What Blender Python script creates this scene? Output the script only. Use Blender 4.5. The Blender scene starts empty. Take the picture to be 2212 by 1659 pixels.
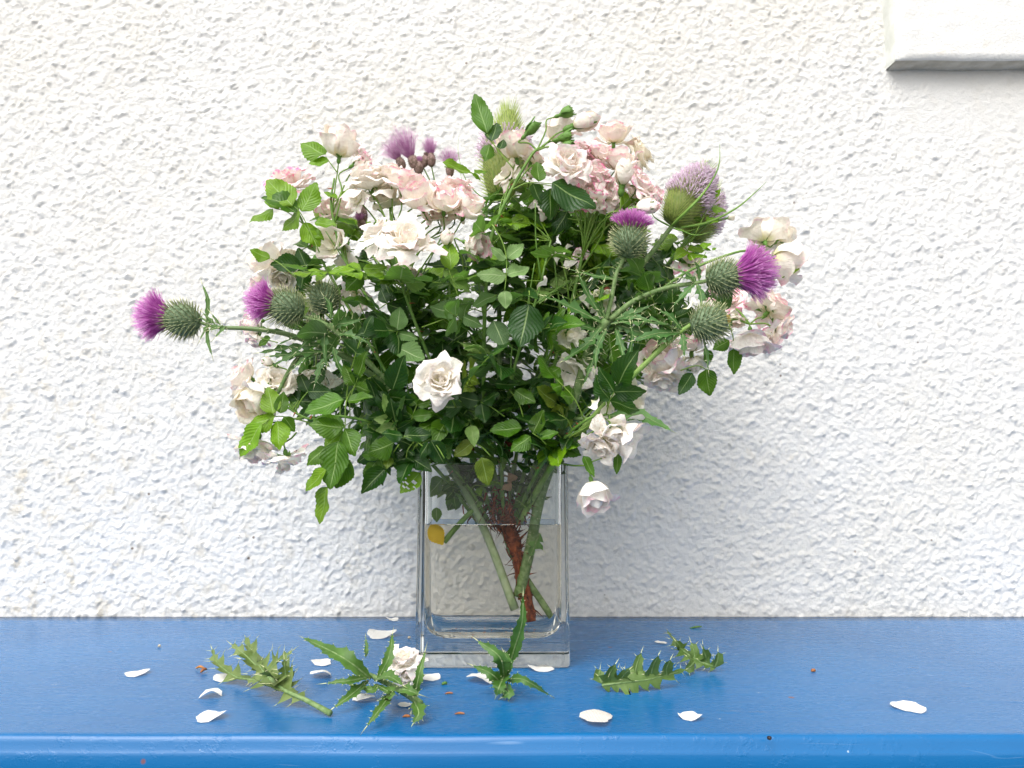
import bpy, math, random
import numpy as np
from mathutils import Vector, Matrix, noise
R_ = math.radians
S = bpy.context.scene
COL = S.collection

# ------------------------------------------------------------------ camera
CAM_H = 0.20
F_PX, W_PX, H_PX = 1660.0, 2212.0, 1659.0
PITCH = R_(5.86)
cam = bpy.data.cameras.new('camera')
cam.sensor_width = 36.0
cam.lens = F_PX / W_PX * 36.0
cam.clip_start = 0.01
cam.clip_end = 2000
camo = bpy.data.objects.new('camera', cam)
COL.objects.link(camo)
camo.location = (0, 0, CAM_H)
camo.rotation_euler = (R_(90) + PITCH, 0, 0)
S.camera = camo

# ------------------------------------------------------------------ light (overcast day)
SUN_EL, SUN_AZ = R_(52), R_(-28)      # azimuth from the camera's side, to the left of it
w = bpy.data.worlds.new('World')
S.world = w
w.use_nodes = True
nt = w.node_tree
nt.nodes.clear()
sky = nt.nodes.new('ShaderNodeTexSky')
sky.sky_type = 'NISHITA'
sky.sun_disc = False
sky.sun_elevation = SUN_EL
sky.sun_rotation = R_(180) - SUN_AZ
sky.air_density = 1.0
sky.dust_density = 3.0
hs = nt.nodes.new('ShaderNodeHueSaturation')
hs.inputs['Saturation'].default_value = 0.0
bg = nt.nodes.new('ShaderNodeBackground')
bg.inputs['Strength'].default_value = 0.15
out = nt.nodes.new('ShaderNodeOutputWorld')
nt.links.new(sky.outputs[0], hs.inputs['Color'])
nt.links.new(hs.outputs[0], bg.inputs['Color'])
nt.links.new(bg.outputs[0], out.inputs['Surface'])
sun = bpy.data.lights.new('sun', 'SUN')
sun.energy = 1.05
sun.angle = R_(48)
sun.color = (1.0, 0.955, 0.90)
suno = bpy.data.objects.new('sun', sun)
COL.objects.link(suno)
_sd = Vector((math.sin(SUN_AZ) * math.cos(SUN_EL), -math.cos(SUN_AZ) * math.cos(SUN_EL), math.sin(SUN_EL)))
suno.rotation_euler = _sd.to_track_quat('Z', 'Y').to_euler()
S.view_settings.view_transform = 'Standard'
S.view_settings.look = 'None'
S.view_settings.gamma = 1
S.view_settings.exposure = 0.86
S.render.engine = 'CYCLES'
S.cycles.max_bounces = 14
S.cycles.transmission_bounces = 12
S.cycles.diffuse_bounces = 8
S.cycles.transparent_max_bounces = 8

# ------------------------------------------------------------------ helpers
_c, _s = math.cos(PITCH), math.sin(PITCH)
def ray(u, v):
    x = (u - W_PX / 2) / F_PX
    y = (H_PX / 2 - v) / F_PX
    return Vector((x, _c - y * _s, _s + y * _c))
def P(u, v, Y):                      # a point of the photograph at world depth Y
    d = ray(u, v)
    return Vector((0, 0, CAM_H)) + d * (Y / d.y)
def G(u, v, z=0.0):                  # a point of the photograph on a level plane
    d = ray(u, v)
    return Vector((0, 0, CAM_H)) + d * ((z - CAM_H) / d.z)
def px(p):                           # metres covered by one photo pixel at p
    return (p.y * _c + (p.z - CAM_H) * _s) / F_PX
def V(*a): return Vector(a)
def rnd(a, b): return random.uniform(a, b)
def jit(s): return V(rnd(-s, s), rnd(-s, s), rnd(-s, s))
def dirv(r, up, cam_): return V(r, -cam_, up).normalized()
random.seed(11)

def catmull(pts, n=6):
    pts = [Vector(p) for p in pts]
    if len(pts) < 3:
        return [pts[0].lerp(pts[-1], i / n) for i in range(n + 1)]
    q = [pts[0] * 2 - pts[1]] + pts + [pts[-1] * 2 - pts[-2]]
    o = []
    for i in range(1, len(q) - 2):
        a, b, c, d = q[i - 1], q[i], q[i + 1], q[i + 2]
        for k in range(n):
            t = k / n
            o.append(0.5 * ((2 * b) + (c - a) * t + (2 * a - 5 * b + 4 * c - d) * t * t + (3 * b - a - 3 * c + d) * t ** 3))
    o.append(pts[-1])
    return o

class MB:
    def __init__(s): s.v, s.f, s.m, s.uv = [], [], [], []
    def vert(s, p, uv=(0.5, 0.5)):
        s.v.append(tuple(p)); s.uv.append(uv); return len(s.v) - 1
    def face(s, idx, m=0): s.f.append(tuple(idx)); s.m.append(m)
    def tube(s, pts, r0, r1=None, sides=6, m=0, cap=True, wob=0.0):
        if r1 is None: r1 = r0
        n = len(pts); rings = []
        T = (pts[1] - pts[0]).normalized()
        N = T.orthogonal().normalized()
        for i, p in enumerate(pts):
            T2 = (pts[min(i + 1, n - 1)] - pts[max(i - 1, 0)])
            if T2.length < 1e-9: T2 = T
            T2.normalize()
            N = (N - T2 * N.dot(T2))
            if N.length < 1e-6: N = T2.orthogonal()
            N.normalize(); B = T2.cross(N)
            t = i / (n - 1)
            r = (r0 + (r1 - r0) * t) if not callable(r0) else r0(t)
            ring = []
            for k in range(sides):
                a = 2 * math.pi * k / sides
                rr = r * (1 + (wob * math.sin(3 * a + 7 * t * wob * 40) if wob else 0))
                ring.append(s.vert(p + (N * math.cos(a) + B * math.sin(a)) * rr, (k / sides, t)))
            rings.append(ring); T = T2
        for a, b in zip(rings, rings[1:]):
            for k in range(sides):
                s.face((a[k], a[(k + 1) % sides], b[(k + 1) % sides], b[k]), m)
        if cap:
            s.face(rings[0][::-1], m); s.face(rings[-1], m)
    def spike(s, p, q, r, m=0, sides=3, bend=None):
        """thin tapering spine from p to q"""
        T = (q - p).normalized(); N = T.orthogonal().normalized(); B = T.cross(N)
        base = [s.vert(p + (N * math.cos(2 * math.pi * k / sides) + B * math.sin(2 * math.pi * k / sides)) * r, (0.5, 0.0)) for k in range(sides)]
        if bend is not None:
            mid = (p + q) / 2 + bend
            ring = [s.vert(mid + (N * math.cos(2 * math.pi * k / sides) + B * math.sin(2 * math.pi * k / sides)) * r * .7, (0.5, 0.5)) for k in range(sides)]
            for k in range(sides): s.face((base[k], base[(k + 1) % sides], ring[(k + 1) % sides], ring[k]), m)
            base = ring
        t = s.vert(q, (0.5, 1.0))
        for k in range(sides): s.face((base[k], base[(k + 1) % sides], t), m)
    def mesh(s, name, mats, smooth=True):
        me = bpy.data.meshes.new(name)
        me.from_pydata(s.v, [], s.f)
        for m in mats: me.materials.append(m)
        me.polygons.foreach_set('material_index', s.m)
        uvl = me.uv_layers.new(name='UVMap')
        li = np.empty(len(me.loops), dtype=np.int32); me.loops.foreach_get('vertex_index', li)
        uvl.data.foreach_set('uv', np.array(s.uv, dtype=np.float32)[li].ravel())
        if smooth: me.polygons.foreach_set('use_smooth', [True] * len(me.polygons))
        me.update()
        return me

def tag(o, label=None, cat=None, group=None, kind=None):
    if label: o['label'] = label
    if cat: o['category'] = cat
    if group: o['group'] = group
    if kind: o['kind'] = kind
    return o
MW = {}
def node(name, data, mw=None, parent=None, color=None):
    o = bpy.data.objects.new(name, data)
    COL.objects.link(o)
    mw = mw.copy() if mw is not None else Matrix.Identity(4)
    if parent is not None:
        o.parent = parent
        o.matrix_basis = MW[parent].inverted() @ mw
    else:
        o.matrix_basis = mw
    MW[o] = mw
    if color: o.color = (*color[:3], color[3] if len(color) > 3 else 1)
    return o
def wobj(name, mb, mats, parent, origin, smooth=True, color=None):
    """mesh given in world coordinates -> object whose origin sits at `origin`"""
    o_ = Vector(origin)
    mb.v = [tuple(Vector(p) - o_) for p in mb.v]
    return node(name, mb.mesh(name, mats, smooth), Matrix.Translation(o_), parent, color)
def frame(loc, y, n, s=1.0):
    y = y.normalized(); x = y.cross(n)
    if x.length < 1e-5: x = y.orthogonal()
    x.normalize(); z = x.cross(y)
    m = Matrix((x, y, z)).transposed().to_4x4()
    return Matrix.Translation(loc) @ m @ (Matrix.Diagonal((*s, 1)) if isinstance(s, tuple) else Matrix.Scale(s, 4))
def wn(o):
    m = o.modifiers.new('weighted_normal', 'WEIGHTED_NORMAL'); m.mode = 'FACE_AREA'; m.weight = 100
def zframe(loc, z, s=1.0, rot=0.0):
    q = z.normalized().to_track_quat('Z', 'Y').to_matrix().to_4x4()
    return Matrix.Translation(loc) @ q @ Matrix.Rotation(rot, 4, 'Z') @ Matrix.Scale(s, 4)

# ------------------------------------------------------------------ materials
class NT:
    def __init__(s, name):
        s.mat = bpy.data.materials.new(name); s.mat.use_nodes = True
        s.t = s.mat.node_tree; s.t.nodes.clear()
        s.out = s.n('ShaderNodeOutputMaterial')
    def n(s, typ, **kw):
        x = s.t.nodes.new(typ)
        for k, v in kw.items():
            if k in x.inputs: x.inputs[k].default_value = v
            else: setattr(x, k, v)
        return x
    def l(s, a, b): s.t.links.new(a, b)
    def math(s, op, a, b=None, c=None, clamp=False):
        m = s.n('ShaderNodeMath'); m.operation = op; m.use_clamp = clamp
        for i, q in enumerate((a, b, c)):
            if q is None: continue
            if isinstance(q, (int, float)): m.inputs[i].default_value = q
            else: s.l(q, m.inputs[i])
        return m.outputs[0]
    def mix(s, f, a, b, blend='MIX'):
        m = s.n('ShaderNodeMix'); m.data_type = 'RGBA'; m.blend_type = blend
        for i, q in ((0, f), (6, a), (7, b)):
            if isinstance(q, (int, float)): m.inputs[i].default_value = q
            elif isinstance(q, tuple): m.inputs[i].default_value = (*q, 1) if len(q) == 3 else q
            else: s.l(q, m.inputs[i])
        return m.outputs[2]
    def noise(s, vec, scale, detail=3, rough=0.5):
        x = s.n('ShaderNodeTexNoise'); x.inputs['Scale'].default_value = scale
        x.inputs['Detail'].default_value = detail; x.inputs['Roughness'].default_value = rough
        if vec is not None: s.l(vec, x.inputs['Vector'])
        return x.outputs[0]
    def ramp(s, f, a, b):
        m = s.n('ShaderNodeMapRange'); m.interpolation_type = 'SMOOTHSTEP'
        s.l(f, m.inputs[0]); m.inputs[1].default_value = a; m.inputs[2].default_value = b
        return m.outputs[0]
    def bump(s, h, strength=0.5, dist=0.001, nrm=None):
        b = s.n('ShaderNodeBump', Strength=strength, Distance=dist); s.l(h, b.inputs['Height'])
        if nrm is not None: s.l(nrm, b.inputs['Normal'])
        return b.outputs[0]
    def finish(s, col, rough=0.5, nrm=None, transl=0.0, tcol=None, spec=0.5, **kw):
        p = s.n('ShaderNodeBsdfPrincipled')
        if isinstance(col, tuple): p.inputs['Base Color'].default_value = (*col, 1)
        else: s.l(col, p.inputs['Base Color'])
        if isinstance(rough, (int, float)): p.inputs['Roughness'].default_value = rough
        else: s.l(rough, p.inputs['Roughness'])
        p.inputs['Specular IOR Level'].default_value = spec
        for k, v in kw.items(): p.inputs[k.replace('_', ' ')].default_value = v
        if nrm is not None: s.l(nrm, p.inputs['Normal'])
        sh = p.outputs[0]
        if transl:
            t = s.n('ShaderNodeBsdfTranslucent')
            tc = tcol if tcol is not None else col
            if isinstance(tc, tuple): t.inputs[0].default_value = (*tc, 1)
            else: s.l(tc, t.inputs[0])
            if nrm is not None: s.l(nrm, t.inputs['Normal'])
            m = s.n('ShaderNodeMixShader'); m.inputs[0].default_value = transl
            s.l(sh, m.inputs[1]); s.l(t.outputs[0], m.inputs[2]); sh = m.outputs[0]
        s.l(sh, s.out.inputs['Surface'])
        return s.mat

def leaf_material():
    n = NT('rose_leaf')
    uv = n.n('ShaderNodeUVMap'); sep = n.n('ShaderNodeSeparateXYZ'); n.l(uv.outputs[0], sep.inputs[0])
    vx = n.math('ABSOLUTE', n.math('SUBTRACT', sep.outputs[0], 0.5))      # 0 at the midrib, .5 at the edge
    y = sep.outputs[1]
    oi = n.n('ShaderNodeObjectInfo'); geo = n.n('ShaderNodeNewGeometry')
    tc = n.n('ShaderNodeTexCoord')
    ph = n.math('SUBTRACT', n.math('MULTIPLY', y, 9.0), n.math('MULTIPLY', vx, 6.5))
    saw = n.math('ABSOLUTE', n.math('SUBTRACT', n.math('FRACT', ph), 0.5))
    vein = n.ramp(saw, 0.09, 0.0)
    mid = n.ramp(vx, 0.035, 0.008)
    nz = n.noise(tc.outputs['Object'], 5.0, 4)
    blot = n.noise(tc.outputs['Object'], 26.0, 3)
    base = n.mix(n.ramp(nz, 0.3, 0.7), n.mix(0.25, oi.outputs['Color'], (0.02, 0.05, 0.01)), oi.outputs['Color'])
    base = n.mix(n.math('MULTIPLY', vein, 0.07), base, (0.32, 0.50, 0.14))
    base = n.mix(n.math('MULTIPLY', mid, 0.5), base, (0.40, 0.55, 0.20))
    under = n.mix(0.42, base, (0.22, 0.36, 0.16))
    under = n.mix(n.math('MULTIPLY', n.math('MAXIMUM', mid, n.math('MULTIPLY', vein, .16)), 0.5), under, (0.50, 0.62, 0.33))
    col = n.mix(geo.outputs['Backfacing'], base, under)
    # scattered brown freckles, stronger on leaves with low alpha
    spot = n.math('MULTIPLY', n.ramp(blot, 0.68, 0.74), n.math('SUBTRACT', 1.15, oi.outputs['Alpha'], None, True))
    col = n.mix(spot, col, (0.10, 0.045, 0.015))
    hgt = n.math('SUBTRACT', n.math('MULTIPLY', saw, 1.2), n.math('MULTIPLY', mid, 1.4))
    hgt = n.math('ADD', hgt, n.math('MULTIPLY', blot, 0.35))
    nr = n.bump(hgt, 0.20, 0.008)
    rough = n.math('ADD', n.math('MULTIPLY', geo.outputs['Backfacing'], 0.25), n.math('MULTIPLY_ADD', nz, 0.2, 0.26))
    tr = n.mix(0.6, col, (0.16, 0.40, 0.02), 'MIX')
    return n.finish(col, rough, nr, 0.32, tr, 0.36)

def petal_material():
    n = NT('rose_petal')
    uv = n.n('ShaderNodeUVMap'); sep = n.n('ShaderNodeSeparateXYZ'); n.l(uv.outputs[0], sep.inputs[0])
    oi = n.n('ShaderNodeObjectInfo'); tc = n.n('ShaderNodeTexCoord')
    c = n.n('ShaderNodeSeparateColor'); n.l(oi.outputs['Color'], c.inputs[0])
    pink, cream, brown = c.outputs[0], c.outputs[1], c.outputs[2]
    rv = n.n('ShaderNodeVectorMath'); rv.operation = 'ADD'; n.l(tc.outputs['Object'], rv.inputs[0])
    cb = n.n('ShaderNodeCombineXYZ'); n.l(n.math('MULTIPLY', oi.outputs['Random'], 37.0), cb.inputs[0]); n.l(cb.outputs[0], rv.inputs[1])
    nz = n.noise(rv.outputs[0], 3.2, 3)
    fine = n.noise(rv.outputs[0], 9.0, 3)
    t = sep.outputs[1]
    edge = n.math('ADD', t, n.math('MULTIPLY', n.math('SUBTRACT', nz, 0.5), 0.9))
    edge = n.ramp(edge, 0.80, 1.10)
    wash = n.math('MULTIPLY', n.ramp(nz, 0.35, 0.75), 0.26)
    amt = n.math('MULTIPLY', n.math('ADD', edge, wash), pink, None, True)
    white = n.mix(cream, (0.975, 0.95, 0.90), (0.965, 0.925, 0.79))
    basec = n.mix(n.ramp(t, 0.42, 0.05), white, (0.80, 0.78, 0.42))
    col = n.mix(amt, basec, (0.93, 0.36, 0.55))
    hot = n.math('MULTIPLY', n.ramp(edge, 0.72, 1.0), n.math('MULTIPLY', n.ramp(fine, 0.5, 0.62), pink), None, True)
    col = n.mix(n.math('MULTIPLY', hot, 0.75), col, (0.80, 0.09, 0.30))
    br = n.math('MULTIPLY', n.ramp(n.math('ADD', fine, n.math('MULTIPLY', t, 0.15)), 0.60, 0.72), brown)
    col = n.mix(br, col, (0.42, 0.22, 0.08))
    wv = n.math('SINE', n.math('MULTIPLY', n.math('SUBTRACT', sep.outputs[0], 0.5), 85.0))
    nr = n.bump(n.math('ADD', n.math('MULTIPLY', wv, 0.03), fine), 0.18, 0.03)
    return n.finish(col, 0.55, nr, 0.22, None, 0.25)

def simple(name, a, b, scale=60, rough=0.5, bump=0.0, transl=0.0, spec=0.4, tip=None, tip_at=(0.6, 1.0), use_obj=False, dist=0.0005, **kw):
    n = NT(name); tc = n.n('ShaderNodeTexCoord')
    nz = n.noise(tc.outputs['Object'], scale, 4)
    col = n.mix(n.ramp(nz, 0.32, 0.68), a, b)
    if use_obj:
        oi = n.n('ShaderNodeObjectInfo'); col = n.mix(1.0, col, oi.outputs['Color'], 'MULTIPLY')
    if tip:
        uv = n.n('ShaderNodeUVMap'); sep = n.n('ShaderNodeSeparateXYZ'); n.l(uv.outputs[0], sep.inputs[0])
        col = n.mix(n.ramp(sep.outputs[1], *tip_at), col, tip)
    nr = n.bump(nz, bump, dist) if bump else None
    return n.finish(col, rough, nr, transl, None, spec, **kw)

def wall_material(name, fine_scale, bumpy):
    n = NT(name); tc = n.n('ShaderNodeTexCoord'); o = tc.outputs['Object']
    big = n.noise(o, 3.1, 4); mid = n.noise(o, 26, 5, 0.6); fine = n.noise(o, fine_scale, 4, 0.65)
    col = n.mix(n.ramp(big, 0.40, 0.72), (0.705, 0.697, 0.68), (0.68, 0.66, 0.62))
    col = n.mix(n.math('MULTIPLY', n.ramp(mid, 0.60, 0.78), 0.50), col, (0.62, 0.56, 0.46))
    sx = n.n('ShaderNodeSeparateXYZ'); n.l(o, sx.inputs[0])
    # weather stains gather on the lower left of the wall
    where = n.math('MULTIPLY', n.ramp(sx.outputs[0], -0.05, -0.75), n.ramp(sx.outputs[2], 0.75, 0.0))
    st = n.math('MULTIPLY', n.ramp(n.noise(o, 42, 4, 0.6), 0.50, 0.70), n.math('MULTIPLY_ADD', where, 0.55, 0.10))
    col = n.mix(st, col, (0.52, 0.45, 0.33))
    vo = n.n('ShaderNodeTexVoronoi', Scale=52.0); n.l(o, vo.inputs['Vector'])
    hit = n.math('MULTIPLY', n.ramp(vo.outputs['Distance'], 0.13, 0.06), n.ramp(n.noise(o, 15, 1), 0.60, 0.66))
    col = n.mix(n.math('MULTIPLY', hit, 0.85), col, (0.16, 0.11, 0.08))
    nr = n.bump(fine, bumpy, 0.0015)
    return n.finish(col, 0.75, nr, 0, None, 0.3)

def ledge_material():
    n = NT('blue_gloss_paint'); tc = n.n('ShaderNodeTexCoord'); o = tc.outputs['Object']
    mp = n.n('ShaderNodeMapping'); mp.inputs['Scale'].default_value = (0.35, 1.6, 1.6); n.l(o, mp.inputs[0])
    grain = n.noise(mp.outputs[0], 60, 5, 0.6)
    big = n.noise(o, 5, 3)
    mp2 = n.n('ShaderNodeMapping'); mp2.inputs['Scale'].default_value = (0.55, 1.0, 1.0); n.l(o, mp2.inputs[0])
    vo = n.n('ShaderNodeTexVoronoi', Scale=30.0); n.l(mp2.outputs[0], vo.inputs['Vector'])
    patch = n.ramp(n.noise(o, 7, 2), 0.42, 0.60)
    blister = n.math('MULTIPLY', n.ramp(vo.outputs['Distance'], 0.17, 0.05), patch)
    vc = n.n('ShaderNodeTexVoronoi', Scale=18.0); n.l(o, vc.inputs['Vector'])
    rust = n.math('MULTIPLY', n.ramp(vc.outputs['Distance'], 0.055, 0.035), n.ramp(n.noise(o, 11, 1), 0.57, 0.6))
    vs = n.n('ShaderNodeTexVoronoi', Scale=75.0); n.l(o, vs.inputs['Vector'])
    speck = n.math('MULTIPLY', n.ramp(vs.outputs['Distance'], 0.075, 0.04), n.ramp(n.noise(o, 23, 1), 0.60, 0.64))
    mp3 = n.n('ShaderNodeMapping'); mp3.inputs['Scale'].default_value = (0.12, 1.0, 1.0); mp3.inputs['Rotation'].default_value = (0, 0, 0.12); n.l(o, mp3.inputs[0])
    scr = n.ramp(n.math('ABSOLUTE', n.math('SUBTRACT', n.noise(mp3.outputs[0], 38, 2), 0.5)), 0.004, 0.0)
    scr = n.math('MULTIPLY', scr, n.ramp(n.noise(o, 16, 2), 0.55, 0.7))
    col = n.mix(n.ramp(big, 0.3, 0.7), (0.000, 0.108, 0.305), (0.001, 0.126, 0.345))
    col = n.mix(n.math('MULTIPLY', scr, 0.35), col, (0.35, 0.50, 0.70))
    col = n.mix(n.math('MULTIPLY', speck, 0.8), col, (0.55, 0.65, 0.72))
    col = n.mix(n.math('MULTIPLY', rust, 0.75), col, (0.22, 0.07, 0.03))
    h = n.math('ADD', n.math('MULTIPLY', grain, 0.45), n.math('MULTIPLY', blister, 0.8))
    h = n.math('ADD', h, n.math('MULTIPLY', scr, 0.25))
    sx = n.n('ShaderNodeSeparateXYZ'); n.l(o, sx.inputs[0])
    chip = n.math('MULTIPLY', n.ramp(n.noise(o, 85, 4, 0.7), 0.50, 0.66), n.math('MULTIPLY', n.ramp(sx.outputs[1], -0.190, -0.204), n.ramp(n.noise(o, 6, 2), 0.40, 0.58)))
    h = n.math('ADD', h, n.math('MULTIPLY', chip, 0.45))
    nr = n.bump(h, 0.36, 0.0012)
    rough = n.math('MULTIPLY_ADD', grain, 0.14, 0.20)
    return n.finish(col, rough, nr, 0, None, 0.50)

def glass_mat(name, ior, col):
    n = NT(name); g = n.n('ShaderNodeBsdfGlass', IOR=ior, Roughness=0.0)
    g.inputs['Color'].default_value = (*col, 1)
    n.l(g.outputs[0], n.out.inputs['Surface']); return n.mat

M_LEAF = leaf_material(); M_PETAL = petal_material()
M_STEM = simple('green_stem', (0.10, 0.22, 0.03), (0.17, 0.30, 0.06), 90, 0.45, 0.3, use_obj=True)
M_SEPAL = simple('green_sepal', (0.10, 0.24, 0.03), (0.17, 0.32, 0.07), 120, 0.5, 0.2, 0.2)
M_THORN = simple('red_thorn', (0.30, 0.07, 0.03), (0.40, 0.14, 0.06), 200, 0.4)
M_THSTEM = simple('hairy_thistle_stem', (0.10, 0.18, 0.05), (0.21, 0.30, 0.12), 220, 0.7, 0.6)
M_THLEAF = simple('thistle_leaf', (0.07, 0.17, 0.03), (0.13, 0.26, 0.07), 70, 0.5, 0.6, 0.18, use_obj=True, dist=0.0015)
M_SPINE = simple('pale_spine', (0.55, 0.60, 0.30), (0.70, 0.70, 0.42), 200, 0.5, tip=(0.42, 0.26, 0.12), tip_at=(0.75, 1.0))
M_BODY = simple('thistle_bracts', (0.05, 0.09, 0.035), (0.19, 0.26, 0.15), 300, 0.75, 0.8)
M_HSPINE = simple('head_spine', (0.14, 0.20, 0.08), (0.38, 0.42, 0.22), 200, 0.55, tip=(0.62, 0.60, 0.34), tip_at=(0.45, 0.9))
M_FLORET = simple('purple_floret', (0.62, 0.12, 0.58), (0.84, 0.28, 0.78), 150, 0.5, 0, 0.35, tip=(0.96, 0.55, 0.90), tip_at=(0.55, 1.0))
M_FLPALE = simple('dull_purple_floret', (0.66, 0.32, 0.60), (0.78, 0.46, 0.72), 150, 0.5, 0, 0.35, tip=(0.90, 0.60, 0.84), tip_at=(0.5, 1.0))
M_LILAC = simple('lilac_floret', (0.86, 0.68, 0.84), (0.96, 0.86, 0.94), 260, 0.6, 0, 0.35)
M_TEAS = simple('teasel_cone', (0.14, 0.20, 0.04), (0.24, 0.28, 0.08), 200, 0.6, 0.6)
M_TSPINE = simple('teasel_spine', (0.30, 0.42, 0.07), (0.46, 0.56, 0.15), 200, 0.5, 0, 0.2, tip=(0.44, 0.44, 0.18), tip_at=(0.5, 1.0))
M_BROWN = simple('dark_bract', (0.15, 0.10, 0.07), (0.36, 0.24, 0.22), 300, 0.7, 0.6)
M_BARK = simple('red_brown_bark', (0.07, 0.015, 0.006), (0.30, 0.07, 0.02), 170, 0.8, 0.9, dist=0.003)
M_DRY = simple('dried_petal', (0.36, 0.19, 0.10), (0.60, 0.42, 0.26), 90, 0.7, 0.6, 0.3)
M_CUT = simple('cut_stem', (0.30, 0.40, 0.20), (0.42, 0.50, 0.30), 140, 0.45, 0.4, tip=(0.13, 0.21, 0.07), tip_at=(0.10, 0.24))
M_YLEAF = simple('yellow_leaf', (0.80, 0.50, 0.01), (0.88, 0.62, 0.03), 60, 0.5, 0.4, 0.3)
M_RUST = simple('rusty_bit', (0.30, 0.10, 0.03), (0.45, 0.17, 0.05), 300, 0.7, 0.5)
M_BEAD = simple('tiny_seed', (0.50, 0.42, 0.30), (0.62, 0.54, 0.42), 300, 0.6, 0.4)
M_DARK = simple('dark_seed', (0.015, 0.01, 0.01), (0.04, 0.02, 0.02), 300, 0.4, 0.4)
M_WALL = wall_material('white_pebbledash', 420, 0.85)
M_PANEL = wall_material('white_smooth_render', 240, 0.9)
M_PANEL_UNDER = simple('darker_render', (0.42, 0.38, 0.31), (0.60, 0.56, 0.48), 40, .8, .5)  # darker, browner render for the raised panel's underside
M_PANEL_SIDE = simple('greenish_render', (0.62, 0.63, 0.57), (0.72, 0.73, 0.69), 50, .8, .5)  # greenish-grey render for the raised panel's left side
M_LEDGE = ledge_material()
M_GLASS = glass_mat('clear_glass', 1.46, (0.985, 0.995, 0.99))
M_WG = glass_mat('water_against_glass', 1.10, (0.985, 0.955, 0.905))
M_WT = glass_mat('water_surface', 1.333, (1, 1, 1))

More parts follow.
